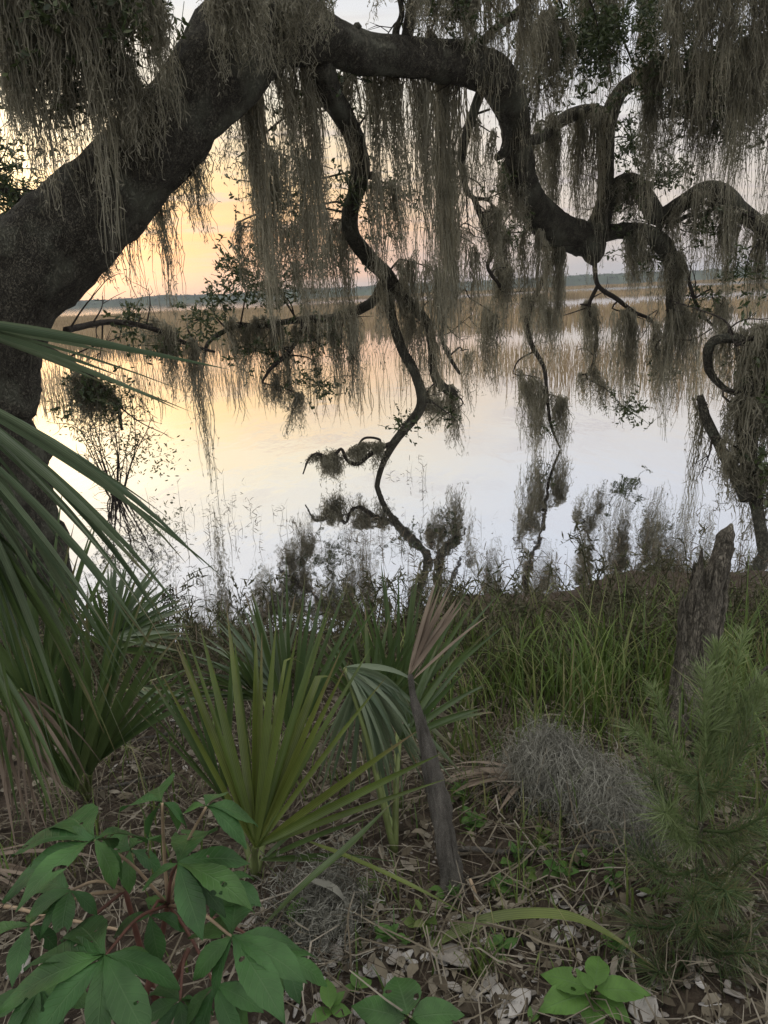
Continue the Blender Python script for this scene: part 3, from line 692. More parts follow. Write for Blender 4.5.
MOSS = [
 # upper left
 ('dark moss curtain at the top left edge beside the bright sun glow', -15, -15, 40, -15, 5.6, 180, 2.1),
 ('longest dark moss curtain hanging over the upper edge of the oak trunk', 35, -15, 98, -10, 5.7, 215, 2.3),
 ('dark moss fringe hanging just left of the pale sky gap beside the trunk', 95, -15, 148, -15, 5.8, 135, 2.),
 ('moss drape lying against the trunk below the top left leaves', 90, 40, 138, 75, 5.9, 100, 1.3),
 ('thin moss tuft at the left edge above the bright sun glow', -10, 55, 30, 60, 5.9, 80, 1.),
 # trunk and elbow
 ('moss draped over the elbow where the trunk turns into the limb, wider left half', 212, -15, 268, -8, 6.05, 85, 1.2),
 ('moss draped over the elbow where the trunk turns into the limb, right half', 268, -8, 330, 4, 6.45, 70, 1.1),
 ('ragged moss strands under the leaning trunk against the orange sky', 133, 192, 168, 168, 6.55, 130, .9),
 ('slim moss strands under the trunk just right of the ragged ones', 166, 166, 196, 135, 6.6, 90, .8),
 ('tiny moss tuft at the lowest point of the trunk underside', 99, 262, 108, 254, 6.5, 26, 1),
 # between trunk and drooping limb
 ('dark narrow moss curtain nearest the trunk under the elbow', 228, 100, 252, 76, 6.9, 150, 1.1),
 ('long moss curtain under the elbow, second out from the trunk', 250, 70, 286, 62, 7.05, 215, 1.1),
 ('longest moss curtain between the trunk and the drooping limb', 284, 62, 322, 66, 7.2, 245, 1.1),
 ('moss hanging from twigs among the leaves left of the drooping limb', 255, 150, 332, 172, 7.7, 140, .9),
 ('moss trailing from the leafy spray above the left water edge', 236, 226, 300, 232, 8.4, 95, .8),
 ('moss trailing beside the bend of the drooping limb', 300, 215, 345, 225, 8.6, 110, .9),
 ('dark moss bundle on the low side branch, at its left end', 224, 326, 250, 326, 9.5, 55, 1.1),
 ('dark moss bundle on the low side branch, second from its left end', 254, 323, 280, 321, 9.6, 68, 1.2),
 ('long moss bundle on the low side branch near its fork', 303, 319, 327, 318, 9.5, 75, 1.1),
 ('long moss bundle on the low side branch nearest the drooping limb', 330, 317, 358, 312, 9.4, 95, 1.),
 ('wispy moss strand hanging over the water below the low side branch', 284, 350, 292, 350, 9.5, 85, .7),
 ('dark moss hanging low over the water by the leafy twig end', 265, 385, 300, 395, 9.5, 40, .8),
 # drooping limb to the hanging branch
 ('short moss tufts at the top of the drooping limb, right side', 340, 78, 366, 84, 7.6, 95, .9),
 ('moss curtain under the straight limb just right of the drooping limb', 362, 72, 402, 74, 7.55, 165, 1.),
 ('moss curtain hanging in front of the water right of the limb bend', 364, 180, 402, 192, 8.3, 125, .9),
 ('long brown moss curtain under the straight limb, left of its middle', 400, 76, 432, 80, 7.7, 235, 1.2),
 ('longest brown moss curtain under the straight limb', 430, 80, 464, 84, 7.9, 255, 1.2),
 ('brown moss on the hanging branch above its crook', 438, 160, 472, 170, 8.5, 140, 1.1),
 ('moss falling from twigs onto the lower drooping limb', 402, 262, 440, 275, 8.8, 110, 1.2),
 ('small moss tuft beside the split of the drooping limb', 376, 290, 402, 298, 8.7, 60, .9),
 ('moss strands hanging above the marsh left of the hanging twig', 443, 228, 474, 246, 8.9, 85, .9),
 ('round moss lump hanging from the crook of the thin branch', 482, 214, 500, 214, 8.5, 58, 1.3),
 ('bottle shaped moss bunch hanging alone over the far marsh', 494, 272, 508, 270, 9.0, 82, 1.3),
 ('short moss on the forked tip of the drooping limb', 438, 392, 460, 398, 9.5, 52, 1.1),
 ('short moss under the lower drooping limb at its last bend', 424, 398, 440, 396, 9.4, 46, 1.),
 ('moss tuft on the twisted branch just above the water, left one', 312, 456, 344, 459, 8.85, 24, 1.3),
 ('moss tuft on the twisted branch just above the water, right one', 352, 452, 386, 446, 8.87, 22, 1.3),
 # descending main limb
 ('short moss fringe left of the descending thick limb', 505, 150, 522, 200, 8.9, 60, 1.),
 ('long moss curtain from the left side of the low knuckle', 503, 232, 546, 238, 9.15, 105, 1.),
 ('moss curtain hanging under the thick limb knuckle over the marsh', 540, 238, 566, 246, 9.2, 95, 1.1),
 ('moss wrapped round the thin twig above the water, upper bunch', 522, 300, 548, 306, 9.55, 70, .9),
 ('dark moss at the twig tip touching the water, left bunch', 514, 376, 540, 380, 9.65, 75, 1.1),
 ('dark moss at the twig tip touching the water, right bunch', 538, 392, 566, 402, 9.7, 62, 1.1),
 # upper middle and right
 ('moss above the straight limb around the upright stems', 388, -15, 422, -15, 7.35, 55, 1.),
 ('brown moss curtain behind the straight limb, left of its side branch', 420, -15, 478, -15, 7.7, 80, 1.3),
 ('brown moss curtain over the bend of the main limb', 476, -15, 530, -10, 7.9, 115, 1.4),
 ('moss curtain right of the main limb bend below the leaves', 520, 30, 566, 20, 8.3, 125, 1.4),
 ('dark moss curtain between the main limb and the arched limb', 562, -10, 612, -15, 8.5, 130, 1.3),
 ('brown moss hanging under the short limb behind the descending limb', 535, 130, 572, 118, 9.0, 110, 1.3),
 ('brown moss hanging under the left foot of the arched limb', 572, 112, 612, 116, 9.1, 125, 1.2),
 ('moss fringe in the leaves above the arched limb', 608, -15, 660, -15, 8.6, 100, 1.1),
 ('wide dark moss curtain below the arched limb end', 650, 60, 702, 70, 8.45, 140, 1.6),
 ('wide dark moss curtain in the middle of the top right foliage', 692, 60, 742, 62, 8.4, 160, 1.7),
 ('wide dark moss curtain at the right edge of the top foliage', 736, 50, 785, 50, 8.2, 170, 1.7),
 ('dark moss high in the top right leaves, left bunch', 660, -12, 720, -12, 8.1, 110, 1.4),
 ('dark moss high in the top right corner', 718, -12, 785, -15, 8.0, 120, 1.4),
 # lower right
 ('moss wrapped on the looped limb above the low knuckle', 610, 186, 642, 184, 9.15, 62, 1.2),
 ('moss under the lower arching limb before it bends down', 622, 234, 660, 240, 9.1, 62, .9),
 ('moss under the right arching limb at its left foot', 668, 214, 706, 194, 9.0, 78, .9),
 ('long moss strands under the right arching limb near its top', 708, 194, 738, 206, 8.9, 105, 1.),
 ('moss at the right edge under the arching limb', 736, 210, 778, 234, 8.65, 85, 1.1),
 ('moss along the descending end of the lower arching limb', 664, 258, 684, 262, 8.95, 70, 1.),
 ('big brown moss beard at the end of the lower arching limb', 666, 312, 708, 318, 8.85, 122, 1.5),
 ('small moss beard on the left fork of the thin twigs', 580, 306, 596, 310, 9.4, 72, 1.),
 ('dark moss beard on the thin twigs over the water', 612, 310, 644, 322, 9.4, 100, 1.2),
 ('small moss tuft at the outer tip of the thin twigs', 646, 322, 660, 330, 9.4, 58, .9),
 ('low moss tuft just above the water left of the dark beard', 582, 376, 602, 380, 9.5, 38, 1.),
 ('moss mass wrapping the upper part of the limb that enters the water', 736, 348, 782, 326, 6.4, 130, 1.6),
 ('moss mass wrapping the middle of the limb that enters the water', 730, 405, 778, 398, 6.3, 90, 1.5),
 ('moss fringe on the fork above the snag at the right', 716, 440, 746, 456, 6.25, 55, .8),
 ('moss at the right edge just above the waterline', 754, 465, 790, 470, 6.15, 85, 1.1),
 ('pale loose moss strand left of the diagonal dead branch', 697, 402, 708, 408, 6.5, 130, .9),
 ('narrow moss strand hanging inside the small hooked branch', 722, 340, 732, 340, 6.5, 55, .9),
 # wispy extra strands
 ('wispy moss strands trailing to the water left of the twig tip bunches', 470, 300, 500, 320, 9.4, 75, .6),
 ('thin moss strands hanging between the two forks of the drooping limb', 404, 318, 428, 330, 8.85, 75, .7),
 ('slender moss strand hanging over the sparse marsh right of the fork', 462, 352, 470, 352, 9.6, 60, .8),
 ('loose moss strands in front of the low side branch leaves', 268, 262, 300, 268, 9.2, 60, .7),
 ('loose moss strands right of the dark beard over the water', 650, 250, 672, 262, 9.1, 90, .7),
 ('low moss strands reaching down beside the big brown beard', 655, 350, 668, 356, 9.1, 62, .8),
 ('thin moss strands against the bright water right of the big beard', 712, 300, 730, 310, 8.8, 72, .7),
 ('faint moss strands before the pale sky gap in the top middle', 470, 120, 500, 140, 8.4, 80, .5),
 # left over the water
 ('long tapering moss tail hanging alone over the left water', 180, 346, 198, 348, 8.6, 125, .9),
 ('short moss bunch on the left twig in front of the far shore', 142, 328, 176, 336, 8.4, 52, .9),
 ('broken moss bunch low beside the trunk, nearest to it', 74, 372, 100, 388, 7.65, 62, 1.1),
 ('dark blunt moss bunch hanging low, farther from the trunk', 97, 390, 114, 398, 7.75, 48, 1.3),
]
for lab, x0, y0, x1, y1, Y, L, dens in MOSS:
    mb, a, b = moss_mesh(x0, y0, x1, y1, Y, L, dens)
    o = mb.build('spanish_moss', M['moss'], None, (a + b) / 2 * np.array([1, 1, 1]))
    tag(o, lab, 'moss', 'spanish moss hanging from the oak')
    twig_to([a + np.array([0, 0, .02]), (a + b) / 2 + np.array([0, 0, .03]), b + np.array([0, 0, .02])], .013, .005)

# ------------------------------------------------------------------ shrub standing in the left shallows
sb = at_z(118, 505, -.1)
shrub = thing('wax_myrtle', 'twiggy shrub standing in the shallows beside the oak trunk', 'shrub', sb)
for i in range(20):
    a = rng.uniform(0, 2 * np.pi); h = rng.uniform(.5, 1.3); r = rng.uniform(.15, .65)
    top = sb + np.array([math.cos(a) * r, math.sin(a) * r * .6, h])
    S = spline(np.array([sb + rng.normal(0, .04, 3) * [1, 1, 0], (sb + top) / 2 + rng.normal(0, .06, 3), top, top + rng.normal(0, .12, 3)]), .06)
    mb = MB(); tube(mb, S, np.linspace(.009, .003, len(S)), 5)
    for q in S[::2]:
        e = q + unit(rng.normal(0, 1, 3)) * rng.uniform(.08, .25)
        tube(mb, np.array([q, (q + e) / 2 + rng.normal(0, .02, 3), e]), [.004, .003, .0015], 4)
    mb.build('stem', M['twig'], shrub, sb)
for k_ in range(7):
    q = sb + np.array([rng.normal(0, .32), rng.normal(0, .2), rng.uniform(.45, 1.2)])
    n = 150; A = q + rng.normal(0, .15, (n, 3)); d = unit(rng.normal(0, 1, (n, 3)) + [0, 0, .4]); nr = unit(np.cross(d, rng.normal(0, 1, (n, 3))))
    Ls = rng.uniform(.03, .06, n)
    mb = MB(); ribbons(mb, A[:, None] + d[:, None] * (Ls[:, None, None] * np.array([0, .4, .75, 1])[None, :, None]), Ls[:, None] * np.array([[.05, .32, .28, .03]]), nr)
    mb.build('foliage', M['shrubleaf'], shrub, sb)


# ------------------------------------------------------------------ shore grass, reeds, brush
def blades(mb, X, Yv, h, wid, lean, kk=7, z=None, droop=1.9, ang=None):
    n = len(X); t = np.linspace(0, 1, kk)
    z0 = ground_z(X, Yv) if z is None else z
    z0 = np.maximum(z0, -.12)
    la = rng.uniform(0, 2 * np.pi, n) if ang is None else ang
    th0 = np.abs(rng.normal(0, .16, n)) + .03
    bend = lean * rng.uniform(.25, 1.3, n)
    th = th0[:, None] + bend[:, None] * t[None] ** droop
    ds = h[:, None] / (kk - 1)
    r = np.concatenate([np.zeros((n, 1)), np.cumsum(np.sin(th[:, :-1]) * ds, 1)], 1)
    zz = np.concatenate([np.zeros((n, 1)), np.cumsum(np.cos(th[:, :-1]) * ds, 1)], 1)
    path = np.stack([X[:, None] + r * np.cos(la)[:, None], Yv[:, None] + r * np.sin(la)[:, None], z0[:, None] - .02 + zz], -1)
    w = wid[:, None] * np.array([.7, .95, 1, .9, .7, .42, .06][:kk])[None]
    side = np.stack([-np.sin(la), np.cos(la), 0 * la], -1)
    folded(mb, path, w, side, np.repeat(np.array([[0, 0, 1.]]), n, 0), .3)


def scatter(n, pxr, pyr):
    """points on the bank under an area of the view"""
    out = []
    for _ in range(n):
        p = at_g(rng.uniform(*pxr), rng.uniform(*pyr)); out.append(p[:2])
    return np.array(out)


def scatter_xy(n, xr, yr): return np.stack([rng.uniform(*xr, n), rng.uniform(*yr, n)], -1)


# sedge in tufts, denser at the right
mb = MB()
def tufts(n, xr, yr, per, hh, spread=.06, wid=(.005, .010), lean=1.5, keep=None):
    T = scatter_xy(n, xr, yr)
    if keep is not None: T = T[keep(T[:, 0], T[:, 1])]
    n = len(T)
    idx = np.repeat(np.arange(n), per)
    P = T[idx] + rng.normal(0, spread, (len(idx), 2))
    th = rng.uniform(.6, 1.15, n)[idx]
    blades(mb, P[:, 0], P[:, 1], hh * th * rng.uniform(.5, 1.2, len(idx)), rng.uniform(*wid, len(idx)), lean)

tufts(120, (.25, 2.6), (2.75, 3.9), 13, .40)
tufts(40, (.55, 1.9), (2.55, 3.3), 14, .50, wid=(.006, .011))
tufts(26, (.2, 3.2), (3.9, 4.7), 7, .28, wid=(.004, .007))
tufts(110, (-2.4, .3), (3.4, 5.0), 7, .34, keep=lambda x, y: np.sin(x * 3) + np.sin(y * 4 + x) > -.4)
tufts(40, (-1.5, 1.7), (1.9, 2.8), 7, .22, wid=(.003, .006), keep=lambda x, y: (np.abs(x - .2) > .25) & ((np.abs(x - .75) > .4) | (y > 2.5)))
tufts(30, (1.6, 3.6), (2.2, 4.5), 10, .42)
tufts(70, (.15, 1.5), (2.0, 2.75), 9, .34, wid=(.004, .008), keep=lambda x, y: (y > 2.25) | (x < .3) | (x > 1.0))
tufts(26, (.7, 1.6), (1.7, 2.6), 9, .40, wid=(.004, .008), keep=lambda x, y: x > .42 * y)
tufts(60, (-.6, .7), (1.35, 2.3), 5, .13, wid=(.003, .006))
tufts(60, (.1, 1.3), (1.5, 2.5), 6, .2, wid=(.003, .007))
tufts(30, (-1.6, -.2), (1.7, 3.0), 7, .25, wid=(.004, .007))
tufts(26, (-.2, 2.6), (2.9, 3.5), 10, .55, wid=(.005, .009))
tag(mb.build('shore_grass', M['grass']), 'long green sedge arching over the muddy bank', 'grass', kind='stuff')

# dead brown stalks and fine brush along the waterline
mb = MB()
def stalks(n, xr, yr, h, wid, keep=None):
    P = scatter_xy(n, xr, yr)
    if keep is not None: P = P[keep(P[:, 0], P[:, 1])]
    n = len(P)
    hh = h * rng.uniform(.35, 1.25, n)
    blades(mb, P[:, 0], P[:, 1], hh, np.full(n, 1.) * rng.uniform(*wid, n), .35)
    # seed heads and side sprigs
    m_ = n * 3; i = rng.integers(0, n, m_); f = rng.uniform(.35, 1, m_)
    a = rng.uniform(0, 2 * np.pi, m_); l = rng.uniform(.03, .11, m_)
    p0 = np.stack([P[i, 0], P[i, 1], np.maximum(ground_z(P[i, 0], P[i, 1]), -.12) + hh[i] * f * .95], -1)
    d = np.stack([np.cos(a) * .7, np.sin(a) * .7, rng.uniform(-.1, .9, m_)], -1)
    ribbons(mb, np.stack([p0, p0 + d * l[:, None] * .6, p0 + d * l[:, None] + [0, 0, -.01]], 1), np.array([[.004, .006, .002]]).repeat(m_, 0), unit(np.cross(d, rng.normal(0, 1, (m_, 3)))))

stalks(1500, (-2.8, 3.8), (3.2, 4.5), .30, (.003, .007))
stalks(300, (-2.9, 3.8), (4.6, 5.6), .30, (.003, .006))
stalks(160, (-1.0, 3.6), (5.8, 7.2), .30, (.003, .005), lambda x, y: np.sin(x * 2.2 + 1) + np.sin(y * 3 + x * 1.3) > -.3)
stalks(420, (-3.6, .6), (5.4, 9.3), .36, (.003, .006), lambda x, y: (np.sin(x * 2.7) + np.sin(y * 2.1 + x) > .1))
tag(mb.build('dead_reeds', M['reed']), 'thin brown dead stalks standing along the waterline', 'reeds', kind='stuff')
mb = MB()
n = 650; P = scatter_xy(n, (-2.6, 3.5), (3.0, 4.3))
for x, y in P:
    z = max(float(ground_z(x, y)), -.1); h = rng.uniform(.15, .42)
    top = np.array([x + rng.normal(0, .1), y + rng.normal(0, .1), z + h])
    tube(mb, np.array([[x, y, z], [(x + top[0]) / 2 + rng.normal(0, .02), (y + top[1]) / 2, z + h * .55], top]), [.004, .003, .0015], 3, cap=False)
    q = rng.integers(10, 26); f = rng.uniform(.2, 1, q)
    p0 = np.array([x, y, z]) + (top - [x, y, z]) * f[:, None]
    d = unit(rng.normal(0, 1, (q, 3)) + [0, 0, .5]); l = rng.uniform(.03, .09, q)
    ribbons(mb, p0[:, None] + d[:, None] * (l[:, None, None] * np.array([0, .5, 1])[None, :, None]), np.array([[.003, .009, .002]]).repeat(q, 0), unit(np.cross(d, rng.normal(0, 1, (q, 3)))))
for _ in range(110):
    x, y = rng.uniform(-2.4, 3.2), rng.uniform(3.3, 4.6)
    z = max(float(ground_z(x, y)), -.1); h = rng.uniform(.22, .52)
    top = np.array([x + rng.normal(0, .18), y + rng.normal(0, .15), z + h])
    tube(mb, np.array([[x, y, z], [(x + top[0]) / 2 + rng.normal(0, .04), (y + top[1]) / 2, z + h * .55], top]), [.006, .004, .002], 4, cap=False)
    for f0 in rng.uniform(.4, 1, 6):
        a0 = np.array([x, y, z]) + (top - [x, y, z]) * f0; e0 = a0 + unit(rng.normal(0, 1, 3) + [0, 0, .3]) * rng.uniform(.06, .22)
        tube(mb, np.array([a0, (a0 + e0) / 2 + rng.normal(0, .015, 3), e0]), [.003, .002, .001], 3, cap=False)
        q = rng.integers(3, 14); p0 = a0 + (e0 - a0) * rng.uniform(.2, 1, q)[:, None]; d = unit(rng.normal(0, 1, (q, 3)) + [0, 0, .3]); l = rng.uniform(.02, .06, q)
        ribbons(mb, p0[:, None] + d[:, None] * (l[:, None, None] * np.array([0, .5, 1])[None, :, None]), np.array([[.003, .011, .002]]).repeat(q, 0), unit(np.cross(d, rng.normal(0, 1, (q, 3)))))
tag(mb.build('shore_brush', M['brush']), 'low dull green brush tangled between the dead stalks', 'undergrowth', kind='stuff')


# ------------------------------------------------------------------ palmettos
def frond(root, base, hub, tip, side_hint, material, n=30, half=55, droop=.12, wid=.022, name='frond', lift=0., petiole=True, base_org=None, petmat=None, ragged=.12, bentip=.0, cone=.12):
    """one fan leaf: petiole from base to hub, n folded leaflets from hub, the middle one ending near tip"""
    hub, tip, base = map(np.asarray, (hub, tip, base))
    Lm = np.linalg.norm(tip - hub); ax = unit(tip - hub)
    sd = np.asarray(side_hint, float); sd = unit(sd - ax * np.dot(sd, ax)); nr = np.cross(sd, ax)
    kk = 11; t = np.linspace(0, 1, kk)
    th = np.linspace(-R(half), R(half), n) + rng.normal(0, R(half) / n * .9, n)
    d = ax[None] * np.cos(th)[:, None] + sd[None] * np.sin(th)[:, None] + nr[None] * (rng.normal(0, .10, n) + cone * np.abs(th) / max(R(half), .01))[:, None]
    d = unit(d)
    l = Lm * (.80 + .2 * np.cos(th)) * rng.uniform(1 - ragged, 1.04, n)
    g = droop * rng.uniform(.5, 1.9, n)
    path = hub + d[:, None] * (l[:, None] * t[None])[..., None]
    path[..., 2] += (lift * t - (g[:, None] * l[:, None]) * t[None] ** 2.4)
    # keep the leaf length when it droops: pull the tip in
    path[..., :2] -= (d[:, None, :2] * (g * l * .35)[:, None, None]) * (t ** 3)[None, :, None]
    if bentip > 0:
        bt = rng.uniform(0, 1, n) < bentip
        path[bt, :, 2] -= (np.maximum(0, t - .72) * 2.2)[None] * l[bt][:, None] * .5
    wprof = np.array([.35, .75, .95, 1, 1, .95, .85, .70, .5, .28, .04])
    w = wid * rng.uniform(.6, 1.05, n)[:, None] * wprof[None]
    s = unit(np.cross(nr[None], d)); tw = rng.normal(0, .45, n)
    s2 = s * np.cos(tw)[:, None] + nr[None] * np.sin(tw)[:, None]
    u = np.cross(d, s2)
    mb = MB(); folded(mb, path, w, s2, u, .45)
    o = mb.build(name, material, root, base_org)
    if petiole:
        md = (base + hub) / 2 + np.array([0, 0, .05])
        S = spline(np.array([base, md, hub]), .05); mb = MB(); tube(mb, S, np.linspace(.010, .006, len(S)), 6)
        p = mb.build('petiole', petmat or M['greenstem'], root, base_org)
        o.parent = p; o.location = (0, 0, 0)
    return o


def palmetto(label, base_px, fronds, group='palmettos on the bank'):
    b = at_g(*base_px)
    root = thing('saw_palmetto', label, 'palmetto', b, group)
    for f in fronds:
        hub, tip, m_, kw = f
        kw = dict(kw); sh = kw.pop('side', (1, 0, 0)); fb = kw.pop('base', None)
        frond(root, b if fb is None else np.asarray(fb), at(*hub), at(*tip), sh, M[m_], base_org=b, **kw)
    return root, b


# centre, yellow-green fan
palmetto('palmetto with one broad yellow-green fan rising in the centre foreground', (256, 880), [
    ((256, 848, 1.68), (262, 578, 1.95), 'palmyel', dict(n=17, half=27, droop=.05, wid=.024, bentip=.15, ragged=.22)),
    ((258, 846, 1.69), (432, 690, 1.75), 'palmyel', dict(n=5, half=19, droop=.04, wid=.022, petiole=False, ragged=.15)),
    ((292, 740, 2.15), (318, 556, 2.3), 'palm', dict(n=14, half=22, droop=.06, wid=.020)),
    ((225, 800, 1.9), (172, 610, 2.0), 'palm', dict(n=11, half=22, droop=.12, wid=.017, bentip=.3, ragged=.3)),
    ((262, 860, 1.7), (385, 800, 1.72), 'palm', dict(n=4, half=16, droop=.1, wid=.018, petiole=False, ragged=.3)),
])
palmetto('small blue-green palmetto fan behind the yellow-green one, left side', (275, 745), [
    ((278, 690, 2.75), (215, 598, 2.85), 'palmblue', dict(n=26, half=48, droop=.08, wid=.017)),
    ((262, 700, 2.75), (190, 640, 2.7), 'palm', dict(n=20, half=36, droop=.16, wid=.017)),
])
palmetto('blue-green palmetto with a fan folded over and drooping beside the grey stem', (395, 855), [
    ((345, 668, 2.0), (430, 720, 1.98), 'palmblue', dict(n=18, half=36, droop=.6, wid=.019, bentip=.0, side=(0, -.5, -.8))),
    ((362, 672, 2.03), (392, 822, 1.98), 'palmblue', dict(n=24, half=36, droop=.05, wid=.017, side=(1, 0, .1), petiole=False, ragged=.3)),
    ((398, 720, 2.35), (432, 556, 2.5), 'palm', dict(n=20, half=34, droop=.06, wid=.020)),
    ((370, 720, 2.3), (372, 600, 2.4), 'palm', dict(n=18, half=40, droop=.10, wid=.020)),
    ((400, 740, 2.0), (480, 655, 2.1), 'palm', dict(n=9, half=24, droop=.10, wid=.022)),
])
palmetto('dark palmetto with a half fan spread against the water, left of centre', (110, 720), [
    ((112, 636, 2.9), (182, 575, 2.95), 'palmblue', dict(n=26, half=52, droop=.10, wid=.022)),
    ((112, 650, 2.9), (140, 560, 2.9), 'palm', dict(n=18, half=60, droop=.10, wid=.022)),
    ((130, 690, 2.8), (205, 680, 2.7), 'palmblue', dict(n=16, half=40, droop=.3, wid=.018)),
])
lb = np.asarray(at_g(-60, 860))
root, b = palmetto('large dark palmetto crowding the left edge with long arching fans', (88, 800), [
    ((-70, 316, 1.55), (238, 398, 1.85), 'palmblue', dict(n=8, half=11, droop=.03, wid=.020, base=lb + [-.2, .1, 0], side=(0, -.4, .9), ragged=.5)),
    ((-80, 375, 1.45), (175, 590, 1.65), 'palmblue', dict(n=15, half=22, droop=.16, wid=.021, base=lb + [-.2, 0, 0], side=(0, -.4, .9), ragged=.3)),
    ((-60, 420, 1.4), (95, 690, 1.55), 'palmblue', dict(n=17, half=26, droop=.16, wid=.020, base=lb + [-.15, 0, 0], side=(.3, -.4, .8), ragged=.3)),
    ((-40, 500, 1.45), (75, 730, 1.55), 'palm', dict(n=13, half=34, droop=.2, wid=.019, base=lb + [-.15, 0, 0], side=(.3, -.4, .8), ragged=.3)),
    ((-60, 450, 1.4), (30, 650, 1.5), 'palmblue', dict(n=14, half=24, droop=.15, wid=.019, base=lb + [-.15, 0, 0], side=(.3, -.4, .8), ragged=.3)),
    ((40, 720, 1.95), (22, 455, 2.1), 'palm', dict(n=20, half=24, droop=.10, wid=.020, ragged=.3)),
    ((-20, 640, 1.7), (60, 800, 1.7), 'palm', dict(n=12, half=30, droop=.15, wid=.018, base=lb, side=(.3, -.4, .8), ragged=.3)),
    ((90, 775, 2.05), (45, 560, 2.1), 'palm', dict(n=24, half=36, droop=.10, wid=.022)),
    ((75, 790, 1.95), (15, 600, 1.95), 'palm', dict(n=16, half=30, droop=.15, wid=.022)),
    ((100, 760, 2.1), (170, 590, 2.2), 'palm', dict(n=14, half=28, droop=.22, wid=.02)),
    ((20, 690, 1.8), (35, 800, 1.75), 'palmdead', dict(n=14, half=40, droop=.25, wid=.013)),
    ((-10, 700, 1.8), (10, 830, 1.8), 'palmdead', dict(n=10, half=34, droop=.2, wid=.013)),
])

# dead palmetto: grey stem with one brown folded fan
b = at_g(455, 902)
root = thing('dead_palmetto', 'dead grey palmetto stem topped by one brown folded fan', 'dead palmetto', b, 'palmettos on the bank')
S = spline(np.array([(*(b + [0, 0, -.06]), .034)] + [(*at(x, y, Y), r) for x, y, Y, r in [(450, 868, 1.7, .029), (440, 810, 1.74, .026), (430, 765, 1.77, .022), (422, 730, 1.79, .015), (414, 700, 1.8, .010), (410, 675, 1.82, .007)]]), .02)
mb = MB(); tube(mb, S[:, :3], S[:, 3], 30, .24, 26, True, .10)
mb.build('trunk', M['stem'], root, b)
for q in range(26):
    i0 = rng.integers(2, len(S) - 12); l = rng.integers(6, 12); a0 = rng.uniform(0, 6.28)
    seg = S[i0:i0 + l]; nn = np.array([math.cos(a0), math.sin(a0), 0])
    lift_ = np.linspace(0, 1, l)[:, None] ** 2 * rng.uniform(.002, .014)
    mb = MB(); pth = seg[:, :3] + nn * (seg[:, 3:] * 1.04 + lift_)
    ribbons(mb, pth[None], np.linspace(.009, .003, l)[None], np.array([[-math.sin(a0), math.cos(a0), 0]]))
    mb.build('bark_strip', M['stem'], root, b)
frond(root, b, at(409, 675, 1.82), at(452, 588, 1.95), (1, .2, .5), M['palmdead'], n=22, half=14, droop=.02, wid=.013, petiole=False, base_org=b, ragged=.3)
frond(root, b, at(412, 680, 1.82), at(462, 582, 1.9), (0, 1, .5), M['palmdead'], n=4, half=10, droop=.10, wid=.009, petiole=False, base_org=b, ragged=.3)

# fallen, half buried frond pieces and straps
for lab, hub, tip, n_, half, m_ in [('brown dead palmetto fan lying beside the moss heap', (535, 775), (440, 815), 18, 34, 'palmdead'),
                                ('rust brown dead fan lying in front of the sedge', (528, 800), (478, 770), 10, 24, 'litter'),
                                ('tan dead fan lying under the broad leaved plant', (-40, 860), (110, 880), 12, 22, 'palmdead')]:
    h_, t_ = at_g(*hub, .05), at_g(*tip, .03)
    rt = thing('fallen_frond', lab, 'dead frond', h_, 'fallen palmetto fronds')
    frond(rt, h_, h_, t_ + [0, 0, .03], (1, 1, 0) if n_ != 12 else (0, 1, .1), M[m_], n=n_, half=half, droop=.18, wid=.016, petiole=False, base_org=h_, ragged=.35, lift=.05)


def strap(name, label, cat, pts, wid, material, up=(0, 0, 1), group=None):
    P = np.array(pts); S = spline(P, .02); n = len(S)
    T = unit(np.gradient(S, axis=0)); s = unit(np.cross(T, np.array(up)))
    w = wid * np.interp(np.linspace(0, 1, n), [0, .15, .6, 1], [.5, 1, .9, .06])
    mb = MB(); folded(mb, S[None], w[None], s[None], np.cross(s, T)[None], .35)
    return tag(mb.build(name, material, None, S[0]), label, cat, group)


g = lambda x, y, dz=.0: at_g(x, y, dz)
strap('fallen_leaf_blade', 'yellow-green leaf blade arching over shells by the pine sapling', 'leaf blade', [g(430, 945, .02), g(492, 918, .06), g(560, 915, .10), g(610, 935, .10), g(655, 968, .05)], .026, M['palmyel'], up=(.3, -.5, .8))
strap('fallen_leaf_blade', 'long narrow olive blade slanting down to the grey stem foot', 'leaf blade', [at(310, 842, 1.7), at(360, 862, 1.6), at(420, 890, 1.52), g(478, 922, .03)], .014, M['palmyel'])
strap('fallen_leaf_blade', 'dark green blade slanting up from the broad leaved plant', 'leaf blade', [g(265, 925, .05), at(310, 880, 1.5), at(350, 845, 1.58), at(395, 800, 1.75)], .022, M['palm'])
strap('fallen_leaf_blade', 'thin tan blade lying across the left edge litter', 'leaf blade', [g(-15, 868, .12), g(40, 878, .12), g(100, 898, .1)], .012, M['palmdead'])
strap('fallen_leaf_blade', 'curled whitish dry strip beside the broad leaved plant', 'leaf blade', [g(310, 880, .12), g(335, 890, .12), g(348, 912, .06), g(355, 945, .0)], .022, M['mossd'])

